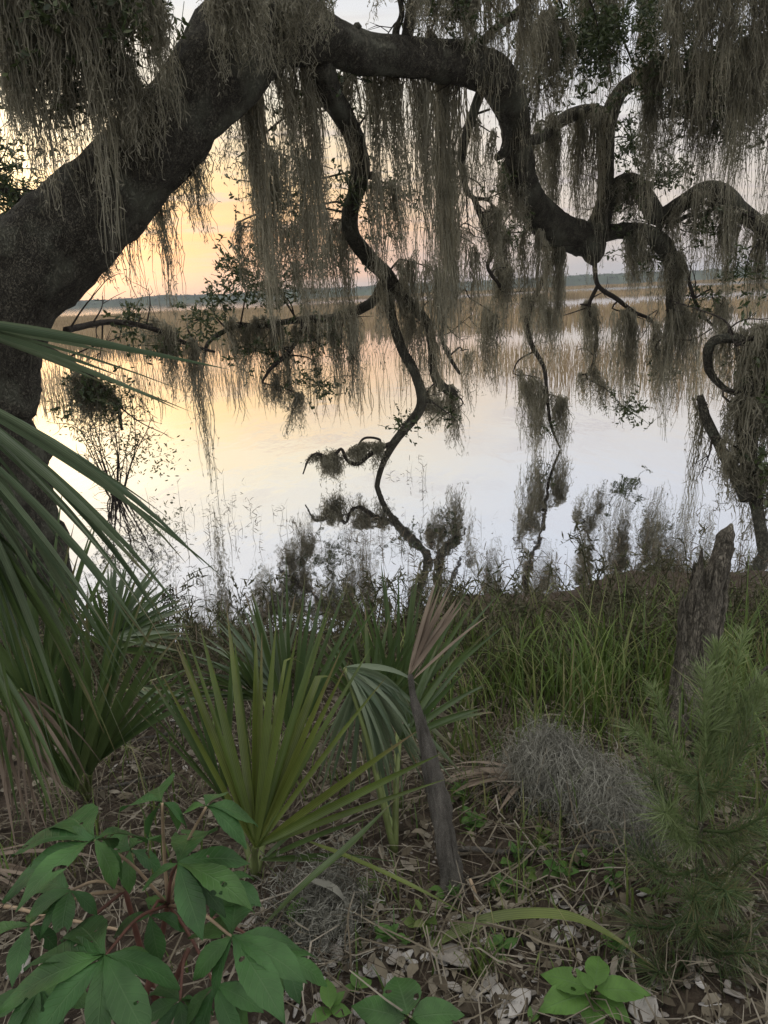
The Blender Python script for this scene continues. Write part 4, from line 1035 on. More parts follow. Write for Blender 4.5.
# ------------------------------------------------------------------ broken snag
b = at_g(682, 805)
snag = thing('broken_snag', 'rotten broken tree snag with a splintered top by the water', 'tree snag', b)
PX = [(676, 800, 2.3, 20), (681, 740, 2.42, 18), (690, 680, 2.5, 17), (698, 630, 2.5, 16), (706, 592, 2.52, 14)]
S = spline(np.array([(*at(x, y, Y), msize(r, at(x, y, Y))) for x, y, Y, r in PX]), .03)
mb = MB(); sides = 30
tube(mb, S[:, :3], S[:, 3], sides, .13, 16, False, .06)
V = mb.V[-1]; nS = len(S)
jag = np.array([.02, .05, .16, .04, .09, .0, -.05, .03, .1, .02, -.04, .06, .0, .12, .03])[np.arange(sides) % 15] * .8
fr_ = np.linspace(0, 1, nS) ** 3
for i in range(nS):
    V[i * sides:(i + 1) * sides, 2] += jag * fr_[i] + .03 * fr_[i] * rng.normal(0, .4, sides)
top = V[-sides:].copy(); ctr = top.mean(0)
inner = [ctr + (top - ctr) * .6 - [0, 0, .03], ctr + (top - ctr) * .4 - [0, 0, .14]]
mb.add(np.vstack([top] + inner + [ctr[None] - [0, 0, .18]]),
       [(r_ * sides + j, r_ * sides + (j + 1) % sides, (r_ + 1) * sides + (j + 1) % sides, (r_ + 1) * sides + j) for r_ in range(2) for j in range(sides)],
       [(2 * sides + j, 2 * sides + (j + 1) % sides, 3 * sides) for j in range(sides)])
mb.build('trunk', M['snag'], snag, b, smooth=False)
for pts, rs in [([(706, 650, 2.5), (712, 600, 2.5), (719, 562, 2.5), (726, 538, 2.5), (732, 524, 2.5)], [.034, .034, .033, .028, .006]),
                ([(714, 640, 2.53), (720, 595, 2.53), (727, 560, 2.53), (735, 548, 2.53)], [.030, .028, .016, .003]),
                ([(694, 640, 2.5), (697, 600, 2.5), (700, 570, 2.5), (702, 548, 2.5)], [.035, .028, .014, .002]),
                ([(683, 640, 2.46), (682, 610, 2.46), (684, 590, 2.46)], [.014, .012, .002])]:
    S = spline(np.array([(*at(*p), r_) for p, r_ in zip(pts, rs)]), .02)
    mb = MB(); tube(mb, S[:, :3], S[:, 3], 12, .3, 30, True, .08)
    mb.build('splinter', M['snag'], snag, b, smooth=False)

# ------------------------------------------------------------------ pine sapling
b = at_g(690, 985)
pine = thing('pine_sapling', 'young pine sapling with pale new shoots in front of the snag', 'pine sapling', b)
ST = spline(np.array([b, at(697, 900, 1.5), at(702, 800, 1.62), at(712, 720, 1.72), at(717, 650, 1.78)]), .03)
mb = MB(); tube(mb, ST, np.linspace(.0075, .003, len(ST)), 7, .15, 60); mb.build('trunk', M['snag'], pine, b)


def shoot(S, per, nl, material, ang=.55, name='shoot', w=.0021):
    S = spline(np.array(S), .02); n = int(len(S) * per)
    i = rng.integers(0, len(S), n); T = unit(np.gradient(S, axis=0))[i]
    rd = unit(rng.normal(0, 1, (n, 3))); rd = unit(rd - T * np.sum(rd * T, 1)[:, None])
    aa = ang * rng.uniform(.6, 1.35, n)
    d = T * np.cos(aa)[:, None] + rd * np.sin(aa)[:, None]
    L = nl * rng.uniform(.6, 1.15, n)
    t = np.linspace(0, 1, 4)
    path = S[i][:, None] + d[:, None] * (L[:, None] * t)[..., None]; path[..., 2] -= (L[:, None] * .18) * t[None] ** 2
    mb = MB(); ribbons(mb, path, w * np.array([[1, 1, .9, .2]]).repeat(n, 0), unit(np.cross(d, rng.normal(0, 1, (n, 3)))))
    tube(mb, S, np.linspace(.005, .002, len(S)), 5)
    mb.build(name, material, pine, b)


shoot(ST[-16:], 44, .055, M['pinetip'])
for px0, py0, Y0, px1, py1, Y1, mm, nl in [
    (700, 800, 1.62, 664, 690, 1.66, 'pinetip', .06), (710, 730, 1.7, 748, 690, 1.72, 'pinetip', .07), (708, 770, 1.66, 690, 680, 1.7, 'pinetip', .065), (710, 750, 1.7, 738, 640, 1.8, 'pinetip', .06),
    (704, 800, 1.62, 762, 730, 1.62, 'pine', .10), (700, 830, 1.6, 770, 800, 1.5, 'pine', .11), (700, 830, 1.6, 645, 770, 1.55, 'pine', .10), (698, 870, 1.55, 640, 850, 1.45, 'pine', .11), (697, 880, 1.53, 765, 870, 1.42, 'pine', .11),
    (697, 910, 1.5, 640, 915, 1.4, 'pine', .11), (697, 920, 1.5, 755, 930, 1.4, 'pine', .11), (695, 950, 1.45, 650, 970, 1.36, 'pine', .10), (695, 950, 1.45, 735, 985, 1.36, 'pine', .10), (700, 860, 1.55, 710, 880, 1.35, 'pine', .11), (696, 930, 1.45, 690, 950, 1.3, 'pine', .10),
    (702, 790, 1.64, 690, 770, 1.5, 'pine', .10), (697, 900, 1.5, 740, 900, 1.35, 'pine', .10), (702, 790, 1.64, 735, 770, 1.55, 'pine', .10), (708, 770, 1.66, 770, 700, 1.7, 'pinetip', .08), (706, 780, 1.65, 650, 730, 1.6, 'pinetip', .08), (700, 840, 1.58, 660, 810, 1.5, 'pinetip', .09), (700, 840, 1.58, 750, 830, 1.5, 'pinetip', .09), (697, 900, 1.5, 672, 890, 1.38, 'pine', .1), (696, 930, 1.45, 720, 950, 1.33, 'pine', .1), (695, 950, 1.42, 665, 985, 1.3, 'pine', .1), (695, 950, 1.42, 760, 965, 1.35, 'pine', .1)]:
    a = at(px0, py0, Y0); e = at(px1, py1, Y1) + rng.normal(0, .02, 3); mid = (a + e) / 2 + np.array([0, 0, -.03])
    shoot([a, mid, e], 15 if mm == 'pine' else 34, nl * rng.uniform(.8, 1.2), M[mm], rng.uniform(.55, .8), w=.0013)

# ------------------------------------------------------------------ fallen moss heap on a broken branch
hb = at_g(600, 885)
sticks = [('broken_branch', 'broken branch propped under the grey moss heap', [g(535, 800, .02), at(556, 790, 2.12), at(600, 822, 1.98), g(662, 880, .12)], .018, 'snag')]
ridge = spline(np.array([at(522, 782, 2.22), at(534, 760, 2.18), at(549, 742, 2.16), at(572, 764, 2.08), at(600, 782, 2.0), at(632, 800, 1.92), at(656, 832, 1.86)]), .01)
mb = MB()
n = 9000; i = rng.integers(0, len(ridge), n)
p0 = ridge[i] + rng.normal(0, .024, (n, 3)) * [1, 1.5, 1]
T = unit(np.gradient(ridge, axis=0))[i]
odir = np.array([-.25, -.95, 0])[None] + rng.normal(0, .35, (n, 3)); sgn = np.where(rng.uniform(0, 1, n) < .86, 1, -.8)[:, None]
odir = unit(odir * sgn * [1, 1, 0])
kk = 9; t = np.linspace(0, 1, kk)
hl = np.maximum(.06, p0[:, 2] - ground_z(p0[:, 0], p0[:, 1])) * rng.uniform(.25, 1.0, n) * np.array([.45 + 1.1 * max(0, .5 + mnoise.noise(Vector((q[0] * 22, 3, 0)))) for q in p0]).clip(.25, 1)
path = p0[:, None] + odir[:, None] * (.15 * rng.uniform(.3, 1.2, n)[:, None] * t ** .7)[..., None] + np.cumsum(rng.normal(0, .012, (n, kk, 3)), 1)
path[..., 2] -= hl[:, None] * t ** 1.25
sa = rng.uniform(0, np.pi, n)[:, None] + np.cumsum(rng.normal(0, .5, (n, kk)), 1)
ribbons(mb, path, rng.uniform(.001, .0022, n)[:, None] * (1.1 - .6 * t)[None], np.stack([np.cos(sa), np.sin(sa), .3 * np.sin(sa * 2)], -1))
nf = 12000; fi = rng.integers(0, n, nf); fk = rng.integers(0, kk, nf); q0 = path[fi, fk]; fd = unit(rng.normal(0, 1, (nf, 3)) + [0, -.2, 0]); fl = rng.uniform(.01, .035, nf)
q1 = q0 + fd * fl[:, None] * .5; q2 = q1 + unit(fd + rng.normal(0, .8, (nf, 3))) * fl[:, None] * .5
ribbons(mb, np.stack([q0, q1, q2], 1), np.array([[.0018, .0016, .0008]]).repeat(nf, 0), unit(np.cross(fd, rng.normal(0, 1, (nf, 3)))))
tag(mb.build('moss_heap', M['mossd'], None, hb), 'grey heap of fallen moss draped over a broken branch', 'moss heap')
# a thinner fallen wad by the broad leaved plant
mb = MB(); c0 = g(322, 905, .05); n = 1500
p0 = c0 + rng.normal(0, 1, (n, 3)) * [.06, .08, .03]
path = p0[:, None] + np.cumsum(rng.normal(0, .010, (n, 8, 3)), 1)
path[..., 2] = np.maximum(path[..., 2], ground_z(path[..., 0], path[..., 1]) + .005)
ribbons(mb, path, np.full((n, 8), .0018), unit(rng.normal(0, 1, (n, 3))))
tag(mb.build('moss_wad', M['mossd'], None, c0), 'small flattened wad of grey moss on the ground', 'moss')

# ------------------------------------------------------------------ sticks
sticks += [
    ('fallen_stick', 'long thin stick lying before the moss heap', [g(455, 848, .03), g(510, 852, .04), g(560, 850, .05), g(602, 846, .06)], .008, 'stem'),
    ('fallen_stick', 'pale stick end standing out of the litter right of the grey stem', [g(478, 905, .0), g(474, 890, .04), g(470, 878, .07)], .007, 'tanstem'),
    ('fallen_stick', 'dark stick crossing the shells under the arching blade', [g(505, 925, .02), g(535, 945, .02), g(560, 965, .02)], .007, 'twig'),
    ('fallen_stick', 'tan twig lying left of the broad leaved plant', [g(-10, 905, .04), g(50, 915, .05), g(120, 930, .05)], .006, 'tanstem'),
    ('fallen_stick', 'curved thin stick behind the arching blade', [g(440, 872, .02), g(480, 878, .03), g(530, 892, .03)], .006, 'twig'),
    ('fallen_stick', 'grey stick between the left palmettos', [g(115, 745, .03), g(170, 735, .03), g(225, 740, .03)], .009, 'stem'),
    ('fallen_stick', 'short stick on the mud left of the centre fan', [g(95, 790, .02), g(140, 780, .03), g(175, 775, .02)], .007, 'stem'),
    ('fallen_stick', 'dead stick slanting behind the pine sapling', [g(735, 700, .1), g(755, 680, .2), g(790, 640, .3)], .008, 'twig'),
    ('fallen_stick', 'thin dark twig at the foot of the moss heap', [g(560, 905, .01), g(610, 900, .02), g(640, 890, .03)], .005, 'twig'),
]
for name, lab, pts, r_, mm in sticks:
    S = spline(np.array(pts), .02); S = S + np.array([[0, 0, mnoise.noise(Vector(q * 14)) * .008] for q in S])
    mb = MB(); tube(mb, S, np.linspace(r_, r_ * .55, len(S)), 8, .2, 40)
    tag(mb.build(name, M[mm], None, S[0]), lab, 'stick', 'sticks on the ground')

# ------------------------------------------------------------------ broad leaved plant
def leaflet(mb, p0, p1, nr, wid, arch=.08, wide_at=.58, fold=.16, ser=.03):
    ax = p1 - p0; L = np.linalg.norm(ax); ax = ax / L
    s = unit(np.cross(nr, ax)); u = np.cross(ax, s)
    kk = 15; t = np.linspace(0, 1, kk); x = np.array([-1, -.66, -.33, 0, .33, .66, 1])
    pk = math.log(.5) / math.log(wide_at)
    wp = np.sin(np.pi * t ** pk) ** .85; wp[0] = .04; wp[-1] = 0.01
    tipn = 1 - .35 * sstep(.75, 1, t); wp = wp * tipn
    w = wid * L * .5 * wp
    ed = 1 + ser * np.where(np.arange(kk) % 2, 1, -1)
    V = np.zeros((kk, 7, 3))
    wav = rng.uniform(0, 6)
    for j, xx in enumerate(x):
        ww = w * (ed if abs(xx) == 1 else 1)
        vein = .012 * L * np.sin(t * 34 - abs(xx) * 5) * (abs(xx) > .1) * (1 - t)
        V[:, j] = p0 + ax * (L * (t - .04 * abs(xx) * np.sin(np.pi * t)))[:, None] + s * (ww * xx)[:, None] \
            + u * (fold * np.abs(xx) * w + arch * L * 4 * t * (1 - t) - .10 * L * t ** 2.5 + .02 * L * np.sin(t * 9 + wav + xx * 2) * abs(xx) + vein * .25)[:, None]
    i, j = np.meshgrid(np.arange(kk - 1), np.arange(6), indexing='ij')
    mb.add(V, np.stack([i * 7 + j, i * 7 + j + 1, (i + 1) * 7 + j + 1, (i + 1) * 7 + j], -1).reshape(-1, 4), A=np.stack([np.tile(x, (kk, 1)), np.repeat(t[:, None], 7, 1)], -1).reshape(-1, 2))


b = at_g(150, 1010)
by = thing('red_buckeye', 'broad leaved plant with large five fingered dark green leaves', 'plant', b)
hubs = []
for (hx, hy), z, tips in [
    ((178, 863), 1.34, [(140, 888), (202, 938), (256, 905), (252, 858), (208, 822)]),
    ((94, 839), 1.36, [(12, 905), (8, 846), (118, 888), (60, 812), (150, 835)]),
    ((105, 955), 1.22, [(-8, 1006), (184, 984), (96, 1050), (150, 1045), (72, 918), (20, 960)]),
    ((232, 936), 1.22, [(190, 980), (238, 892), (308, 978), (285, 1020)]),
    ((206, 806), 1.42, [(262, 822), (250, 846), (176, 815), (225, 790)]),
    ((162, 802), 1.44, [(160, 782), (118, 806), (190, 826), (145, 836)]),
    ((30, 925), 1.16, [(-40, 950), (60, 950), (10, 985), (55, 905)]),
    ((215, 985), 1.05, [(180, 1030), (240, 1045), (265, 1010)]),
    ((150, 915), 1.15, [(110, 935), (190, 930), (160, 965), (165, 890)]),
    ((285, 958), 1.06, [(330, 985), (300, 1005), (258, 990), (320, 955)]),
    ((130, 850), 1.22, [(90, 868), (165, 872), (128, 895), (100, 835), (160, 835)]),
    ((180, 1000), 1.0, [(140, 1020), (215, 1010), (185, 1045), (150, 985)]),
    ((70, 890), 1.2, [(25, 915), (100, 915), (60, 940), (35, 880)]),
    ((225, 880), 1.22, [(195, 905), (262, 905), (232, 925), (255, 875)]),
    ((40, 985), 1.02, [(-20, 1020), (60, 1040), (95, 1005), (20, 1050)]),
]:
    h_ = at_z(hx, hy, z); mb = MB()
    for tx, ty in tips:
        tp = at_z(tx, ty, z - rng.uniform(.02, .08))
        leaflet(mb, h_, tp, unit(np.array([rng.normal(0, .18), rng.normal(-.1, .15), 1.])), .35 if np.linalg.norm(tp - h_) > .1 else .42, .06)
        if rng.uniform() < .45:
            t2 = h_ + (tp - h_) @ np.array([[.8, .55, 0], [-.55, .8, 0], [0, 0, 1]]) * .85 - [0, 0, .02]; leaflet(mb, h_ - [0, 0, .003], t2, unit(np.array([rng.normal(0, .18), -.1, 1.])), .33, .06)
    hubs.append((h_, mb))
stems = [at_z(168, 905, 1.12), at_z(125, 890, 1.12), at_z(188, 950, .98)]
for sp_ in stems:
    S = spline(np.array([b + rng.normal(0, .02, 3) * [1, 1, 0] - [0, 0, .03], (b + sp_) / 2 + rng.normal(0, .015, 3), sp_]), .03)
    mb = MB(); tube(mb, S, np.linspace(.008, .005, len(S)), 7); mb.build('stem', M['redstem'], by, b)
for h_, mbl in hubs:
    j = int(np.argmin([np.linalg.norm(h_ - s) for s in stems]))
    S = spline(np.array([stems[j], (stems[j] + h_) / 2 + [0, 0, .02], h_ + [0, 0, -.002]]), .02)
    mb = MB(); tube(mb, S, np.linspace(.0035, .0025, len(S)), 6)
    pt = mb.build('petiole', M['tanstem'] if rng.uniform() < .4 else M['redstem'], by, b)
    lf = mbl.build('leaf', M['buckeye'], pt, b)


def seedling(name, label, base_px, leaves, material, wid=.62, cat='seedling', zt=.10):
    b = at_g(*base_px); z0 = b[2]
    r_ = thing(name, label, cat, b, 'small plants on the shell ground')
    hubs = []
    for (hx, hy), (tx, ty), dz, w in leaves:
        h_ = at_z(hx, hy, z0 + dz); tp = at_z(tx, ty, z0 + dz + rng.uniform(-.015, .015))
        mb = MB(); leaflet(mb, h_, tp, unit(np.array([rng.normal(0, .15), -.25 + rng.normal(0, .12), 1.])), w, .05, .45, .2, .02)
        mb.build('leaf', material, r_, b)
        S = spline(np.array([b, b * .5 + h_ * .5 + [0, 0, .01], h_]), .02); hubs.append(S)
    mb = MB()
    for S in hubs: tube(mb, S, np.linspace(.003, .002, len(S)), 5)
    mb.build('stem', M['greenstem'], r_, b)


seedling('leafy_seedling', 'bright green seedling with pointed oval leaves at the bottom edge', (590, 1002), [((592, 990), (540, 972), .10, .52), ((594, 986), (600, 952), .12, .5), ((596, 990), (652, 992), .10, .46), ((590, 994), (537, 1010), .08, .55), ((596, 996), (632, 1022), .07, .55), ((594, 990), (578, 970), .13, .45), ((594, 996), (592, 1040), .06, .5)], M['lime'])
seedling('leafy_seedling', 'dark green seedling with rounded leaves cut by the bottom edge', (410, 1020), [((408, 1015), (395, 972), .09, .72), ((405, 1018), (350, 1005), .08, .5), ((412, 1018), (465, 1012), .08, .6), ((410, 1020), (440, 1050), .06, .6)], M['buckeye'])
seedling('leafy_seedling', 'lime green seedling with a tall narrow leaf left of the dark one', (332, 1012), [((330, 1008), (326, 976), .08, .5), ((330, 1010), (352, 1012), .06, .6), ((330, 1010), (310, 1022), .06, .6), ((332, 1006), (345, 990), .07, .5)], M['lime'])
seedling('leafy_seedling', 'tiny lime seedling behind the tall narrow leaf', (358, 992), [((358, 988), (352, 970), .05, .6), ((358, 988), (372, 978), .05, .6), ((358, 990), (345, 985), .04, .6)], M['lime'])
seedling('leafy_seedling', 'tiny lime shoot at the bottom edge left of the bright seedling', (530, 1024), [((530, 1020), (530, 1005), .06, .4), ((530, 1022), (540, 1014), .05, .5)], M['lime'])
for i_, (x, y, lab) in enumerate([(455, 905, 'dull weed tuft right at the foot of the grey stem'), (500, 895, 'weed between the grey stem and the moss heap'), (545, 850, 'weed under the left end of the moss heap'), (470, 830, 'weed beside the grey stem behind the brown fan'), (620, 960, 'weed at the tip of the arching green blade'), (370, 905, 'weed beside the flattened moss wad'), (300, 930, 'weed sprouting by the broad leaved plant'), (500, 960, 'weed among the shells under the arching blade'), (660, 905, 'weed at the left side of the pine sapling foot'),
  (578, 868, 'small pale weed at the mouth of the moss heap'), (558, 880, 'lime weed sprouting left of the moss heap hollow'), (535, 888, 'low weed before the thin stick'),
                                  (610, 888, 'small weed in front of the moss heap hollow'), (460, 800, 'low weed at the grey stem beside dead fans'), (420, 935, 'dull green weed patch among the shells, middle'), (390, 945, 'dull green weed among the shells, nearer the plant'), (515, 868, 'pale weed behind the thin stick'), (462, 940, 'leafy weed beside the small grass tuft')]):
    b = at_g(x, y); mb = MB()
    for _ in range(9 if y > 860 else 14):
        p0 = b + rng.normal(0, .012, 3) * [1, 1, 0] + [0, 0, rng.uniform(.0, .05)]
        a = rng.uniform(0, 6.28); l = rng.uniform(.02, .045)
        leaflet(mb, p0, p0 + np.array([math.cos(a) * l, math.sin(a) * l, rng.uniform(0, .03)]), unit(rng.normal(0, .3, 3) + [0, -.2, 1]), .5, .05, .5, .2, 0)
    for _ in range(3): tube(mb, np.array([b, b + [rng.normal(0, .01), rng.normal(0, .01), .04], b + [rng.normal(0, .02), rng.normal(0, .02), .07]]), [.002, .0018, .001], 4)
    tag(mb.build('small_weed', M['lime'] if i_ % 3 < 2 else M['grass'], None, b), lab, 'weed', 'small plants on the shell ground')
b = at_g(482, 975); mb = MB(); n = 26
blades(mb, b[0] + rng.normal(0, .015, n), b[1] + rng.normal(0, .015, n), rng.uniform(.07, .16, n), rng.uniform(.004, .008, n), 1.6)
tag(mb.build('grass_tuft', M['grass'], None, b), 'small olive grass tuft growing between the shells', 'grass tuft')

# ------------------------------------------------------------------ shells
protos = []
for v in range(7):
    nx, na = 6, 14
    L_, W_ = 1.0, rng.uniform(.5, .75)
    a = np.linspace(0, 2 * np.pi, na, endpoint=False)
    out = 1 + .12 * np.sin(a * 3 + v) + rng.normal(0, .06, na)
    ex = np.cos(a) * out * L_ * (1 + .25 * np.cos(a)); ey = np.sin(a) * out * W_
    V = [(0, 0, 0.08)]
    for r_ in range(1, nx):
        f = r_ / (nx - 1)
        for j in range(na):
            V.append((ex[j] * f, ey[j] * f, .10 * (1 - f * f) + .28 * f * f + rng.normal(0, .02) - .08))
    V = np.array(V); T3 = [(0, 1 + j, 1 + (j + 1) % na) for j in range(na)]
    Q = [(1 + (r_ - 1) * na + j, 1 + r_ * na + j, 1 + r_ * na + (j + 1) % na, 1 + (r_ - 1) * na + (j + 1) % na) for r_ in range(1, nx - 1) for j in range(na)]
    mb = MB(); mb.add(V, Q, T3); lo = V.copy(); lo[:, 2] = lo[:, 2] * .85 - .10
    mb.add(lo, [q[::-1] for q in Q], [q[::-1] for q in T3])
    rim = [(nx - 2) * na + 1 + j for j in range(na)]; nv = len(V)
    mb.Q.append(np.array([(rim[j], rim[j] + nv, rim[(j + 1) % na] + nv, rim[(j + 1) % na]) for j in range(na)]))
    o = mb.build('oyster_shell', M['shell'], smooth=True)
    protos.append(o.data); bpy.data.objects.remove(o)


def shell(x, y, s, label, tilt=.5, flip=None):
    o = bpy.data.objects.new('oyster_shell', protos[rng.integers(0, 7)]); C.objects.link(o)
    o.location = (x, y, float(ground_z(x, y)) + s * .16 + .004)
    o.scale = (s, s * rng.uniform(.7, 1.1), s * rng.uniform(.8, 1.2))
    fl = math.pi if (rng.uniform() < .5 if flip is None else flip) else 0
    o.rotation_euler = (fl + rng.normal(0, tilt * .5), rng.normal(0, tilt * .5), rng.uniform(0, 6.28))
    tag(o, label, 'shell', 'oyster shells scattered on the bank')


for x, y, s, lab in [(448, 960, .048, 'large pale shell cluster piece left of the small grass tuft'), (480, 918, .02, 'white round shell on the end of the olive blade'), (520, 1005, .040, 'broad white shell below the small grass tuft'), (500, 1000, .045, 'long curved shell left of the broad white one'),
                     (490, 985, .03, 'tan rounded shell right under the grass tuft'), (338, 955, .026, 'square white shell right of the broad leaved plant'), (20, 968, .035, 'white shell at the left edge beside the leaves'), (560, 940, .035, 'pale shell behind the arching yellow blade'), (395, 985, .03, 'pale shell behind the dark rounded seedling'), (645, 1010, .04, 'pale shell right of the bright green seedling')]:
    p = at_g(x, y); shell(p[0], p[1], s, lab, .3)
cnt = 0
while cnt < 262:
    px, py = rng.uniform(200, 778), 1040 - 150 * rng.uniform(0, 1) ** 1.3
    dens = .3 + .7 * math.exp(-((px - 460) / 180) ** 2)
    if rng.uniform() > dens: continue
    p = at_g(px, py)
    shell(p[0], p[1], rng.choice([.009, .011, .014, .017, .021]) * rng.uniform(.8, 1.1), 'small weathered oyster shell lying in the dark leaf litter', .6); cnt += 1
for _ in range(26):
    p = at_g(rng.uniform(60, 240), rng.uniform(690, 800)); shell(p[0], p[1], rng.uniform(.010, .022), 'small pale shell on the mud between the left palmettos', .6)

# ------------------------------------------------------------------ leaf litter
mb = MB(); n = 14000
P = np.stack([rng.uniform(-2.4, 3.8, n), rng.uniform(.7, 4.2, n) ** 1.0], -1); P = P[(P[:, 0] > -.75 * P[:, 1] - .5) & (P[:, 0] < .75 * P[:, 1] + 1.3)]; n = len(P)
z = ground_z(P[:, 0], P[:, 1]) + rng.uniform(.002, .03, n)
d = unit(np.stack([rng.normal(0, 1, n), rng.normal(0, 1, n), rng.normal(0, .25, n)], -1)); s = unit(np.cross(d, rng.normal(0, .35, (n, 3)) + [0, 0, 1]))
L_ = rng.uniform(.02, .06, n); A = np.stack([P[:, 0], P[:, 1], z], -1)
path = A[:, None] + d[:, None] * (L_[:, None] * np.array([0, .35, .7, 1]))[..., None]; path[..., 2] += np.array([0, .006, .008, .002]) * rng.uniform(-.5, 1.5, (n, 1))
ribbons(mb, path, (L_ * rng.uniform(.25, .5, n))[:, None] * np.array([[.1, 1, .85, .05]]), s)
n = 19000
P = np.stack([rng.uniform(-2.4, 3.6, n), rng.uniform(.7, 4.4, n)], -1); P = P[(P[:, 0] > -.6 * P[:, 1] - .5) & (P[:, 0] < .6 * P[:, 1] + 1.3)]; n = len(P)
d = unit(np.stack([rng.normal(0, 1, n), rng.normal(0, 1, n), rng.normal(0, .18, n)], -1)); L_ = rng.uniform(.05, .28, n)
A = np.stack([P[:, 0], P[:, 1], ground_z(P[:, 0], P[:, 1]) + rng.uniform(.005, .07, n)], -1)
path = A[:, None] + d[:, None] * (L_[:, None] * np.array([0, .35, .7, 1]))[..., None] + rng.normal(0, .012, (n, 4, 3))
ribbons(mb, path, np.full((n, 1), 1.) * rng.uniform(.0015, .005, (n, 1)) * np.array([[1, 1, .9, .6]]), unit(np.cross(d, rng.normal(0, .5, (n, 3)) + [0, 0, 1])))
tag(mb.build('leaf_litter', M['litter']), 'brown dead leaves and twigs littering the bank', 'leaf litter', kind='stuff')

# ------------------------------------------------------------------ sky and light
SD = unit(ray(-40, 172)); GD = unit(ray(24, 168))
sun_el = math.asin(SD[2]); sun_az = math.atan2(SD[0], SD[1])
world = bpy.data.worlds.new('World'); scene.world = world; world.use_nodes = True
nt = world.node_tree; N, L = nt.nodes, nt.links; N.clear()
wo = N.new('ShaderNodeOutputWorld')
sky = N.new('ShaderNodeTexSky'); sky.sky_type = 'NISHITA'; sky.sun_disc = False
sky.sun_elevation = sun_el; sky.sun_rotation = sun_az
bg1 = N.new('ShaderNodeBackground'); bg1.inputs['Strength'].default_value = .02
L.new(sky.outputs[0], bg1.inputs[0])
tc = N.new('ShaderNodeTexCoord')
sx = N.new('ShaderNodeSeparateXYZ'); L.new(tc.outputs['Generated'], sx.inputs[0])


def math_(op, a, b=None, clamp=False):
    n = N.new('ShaderNodeMath'); n.operation = op; n.use_clamp = clamp
    for i, v in enumerate((a, b)):
        if v is None: continue
        if isinstance(v, (int, float)): n.inputs[i].default_value = v
        else: L.new(v, n.inputs[i])
    return n.outputs[0]


def mapr(v, a, b, c, d, smooth=True):
    n = N.new('ShaderNodeMapRange'); n.interpolation_type = 'SMOOTHSTEP' if smooth else 'LINEAR'
    for i, q in zip(('From Min', 'From Max', 'To Min', 'To Max'), (a, b, c, d)): n.inputs[i].default_value = q
    L.new(v, n.inputs['Value']); return n.outputs[0]


# thin streaky cloud shifts the height the colours are read at
mp = N.new('ShaderNodeMapping'); mp.inputs['Scale'].default_value = (3, 3, 34); L.new(tc.outputs['Generated'], mp.inputs[0])
nz = N.new('ShaderNodeTexNoise'); nz.inputs['Scale'].default_value = 2.4; nz.inputs['Detail'].default_value = 6; L.new(mp.outputs[0], nz.inputs['Vector'])
zz = math_('ADD', sx.outputs[2], math_('MULTIPLY', math_('SUBTRACT', nz.outputs['Fac'], .5), .075))
zz = math_('MAXIMUM', zz, 0.0)
hl = math_('SQRT', math_('ADD', math_('MULTIPLY', sx.outputs[0], sx.outputs[0]), math_('MULTIPLY', sx.outputs[1], sx.outputs[1])))
daz = math_('DIVIDE', math_('ADD', math_('MULTIPLY', sx.outputs[0], math.sin(sun_az)), math_('MULTIPLY', sx.outputs[1], math.cos(sun_az))), math_('MAXIMUM', hl, .001))
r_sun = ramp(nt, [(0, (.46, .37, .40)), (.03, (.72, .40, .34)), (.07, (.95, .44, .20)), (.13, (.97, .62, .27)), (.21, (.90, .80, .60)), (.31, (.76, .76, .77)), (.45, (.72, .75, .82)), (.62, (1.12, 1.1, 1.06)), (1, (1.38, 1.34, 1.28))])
r_far = ramp(nt, [(0, (.42, .43, .50)), (.04, (.52, .48, .50)), (.09, (.69, .59, .54)), (.16, (.75, .69, .65)), (.24, (.73, .73, .77)), (.36, (.70, .73, .80)), (.45, (.70, .74, .82)), (.62, (1.12, 1.1, 1.06)), (1, (1.38, 1.34, 1.28))])  # in both ramps the high sky, out of view, is raised to light the foreground
L.new(zz, r_sun.inputs[0]); L.new(zz, r_far.inputs[0])
mxc = N.new('ShaderNodeMix'); mxc.data_type = 'RGBA'
L.new(mapr(daz, .76, .99, 0, 1), mxc.inputs[0]); L.new(r_far.outputs[0], mxc.inputs[6]); L.new(r_sun.outputs[0], mxc.inputs[7])
mp2 = N.new('ShaderNodeMapping'); mp2.inputs['Scale'].default_value = (4, 4, 46); L.new(tc.outputs['Generated'], mp2.inputs[0])
nz2 = N.new('ShaderNodeTexNoise'); nz2.inputs['Scale'].default_value = 2.0; nz2.inputs['Detail'].default_value = 7; nz2.inputs['Roughness'].default_value = .6; L.new(mp2.outputs[0], nz2.inputs['Vector'])
cm = math_('MULTIPLY', mapr(nz2.outputs['Fac'], .5, .68, 0, 1), math_('MULTIPLY', mapr(sx.outputs[2], .005, .05, 0, 1), mapr(sx.outputs[2], .12, .3, .6, .15)))
cl = N.new('ShaderNodeMix'); cl.data_type = 'RGBA'; L.new(cm, cl.inputs[0]); L.new(mxc.outputs[2], cl.inputs[6]); cl.inputs[7].default_value = (.50, .43, .47, 1)
mxc = cl
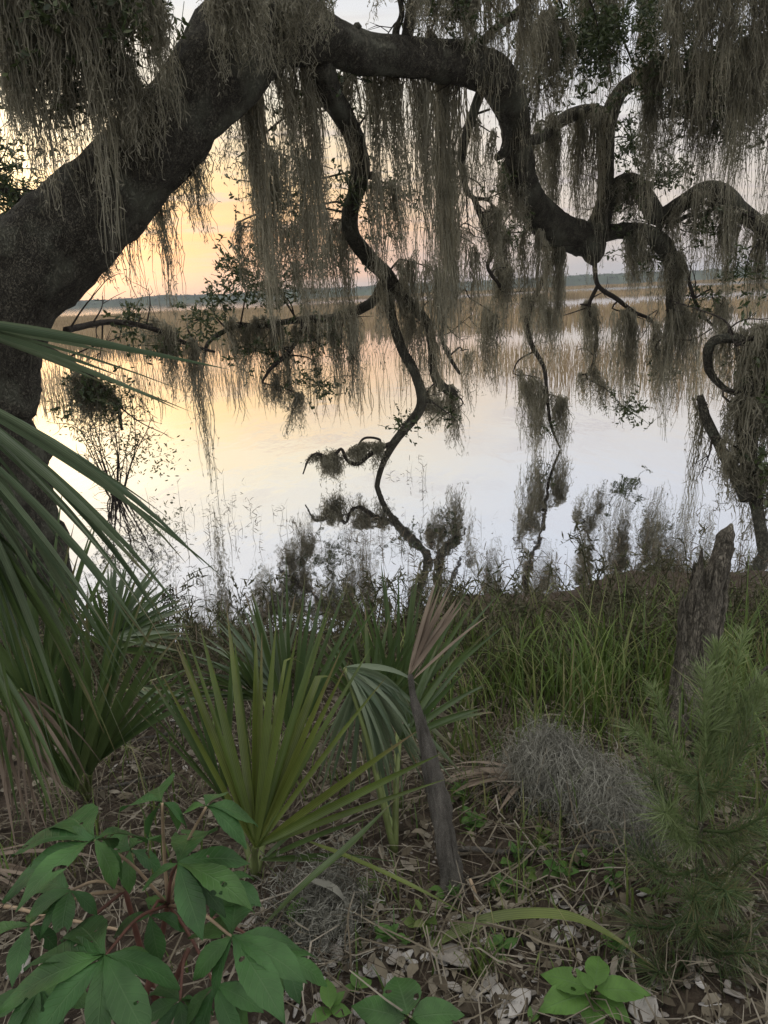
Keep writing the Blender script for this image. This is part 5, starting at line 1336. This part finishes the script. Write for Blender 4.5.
# glow round the hidden sun
vd = N.new('ShaderNodeVectorMath'); vd.operation = 'DOT_PRODUCT'; L.new(tc.outputs['Generated'], vd.inputs[0]); vd.inputs[1].default_value = tuple(GD)
g1 = math_('POWER', math_('MAXIMUM', vd.outputs['Value'], 0), 260)
gl = N.new('ShaderNodeMix'); gl.data_type = 'RGBA'; gl.blend_type = 'ADD'; gl.clamp_factor = False
L.new(math_('MULTIPLY', g1, .8), gl.inputs[0]); L.new(mxc.outputs[2], gl.inputs[6]); gl.inputs[7].default_value = (.9, .75, .5, 1)
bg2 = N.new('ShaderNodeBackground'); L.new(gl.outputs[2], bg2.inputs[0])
L.new(mapr(daz, -.6, .3, 1.35, 1.0), bg2.inputs['Strength'])  # unseen sky behind the viewer made brighter than real dusk, as added foreground fill
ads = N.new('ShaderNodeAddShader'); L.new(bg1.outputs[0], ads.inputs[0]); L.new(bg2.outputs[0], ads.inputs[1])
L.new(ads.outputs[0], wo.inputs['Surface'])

sl = bpy.data.lights.new('sun', 'SUN'); sl.energy = .2; sl.angle = R(2); sl.color = (1, .78, .5)
so = bpy.data.objects.new('sun', sl); C.objects.link(so)
so.rotation_euler = Vector(-SD).to_track_quat('-Z', 'Y').to_euler()

# ------------------------------------------------------------------ air
HAZE = .00024
if HAZE > 0:
    m, nt, N, L, out = mat('haze')
    pv = N.new('ShaderNodeVolumePrincipled'); pv.inputs['Density'].default_value = HAZE
    pv.inputs['Color'].default_value = (.8, .86, .95, 1)
    L.new(pv.outputs[0], out.inputs['Volume'])
    x0, x1, y0, y1, z0, z1 = -2500, 2500, -60, 2450, -4, 30
    V = [(x, y, z) for z in (z0, z1) for y in (y0, y1) for x in (x0, x1)]
    mb = MB(); mb.add(V, [(0, 2, 3, 1), (4, 5, 7, 6), (0, 1, 5, 4), (2, 6, 7, 3), (0, 4, 6, 2), (1, 3, 7, 5)])
    o = mb.build('haze', m, smooth=False); o['kind'] = 'stuff'; o['label'] = 'thin evening haze over the water'; o['category'] = 'haze'

scene.view_settings.view_transform = 'Standard'; scene.view_settings.look = 'None'
scene.view_settings.exposure = 0; scene.view_settings.gamma = 1; scene.view_settings.use_curve_mapping = False
scene.render.engine = 'CYCLES'
scene.cycles.max_bounces = 5; scene.cycles.diffuse_bounces = 2; scene.cycles.glossy_bounces = 2; scene.cycles.transmission_bounces = 3
scene.cycles.volume_bounces = 0; scene.cycles.use_denoising = True
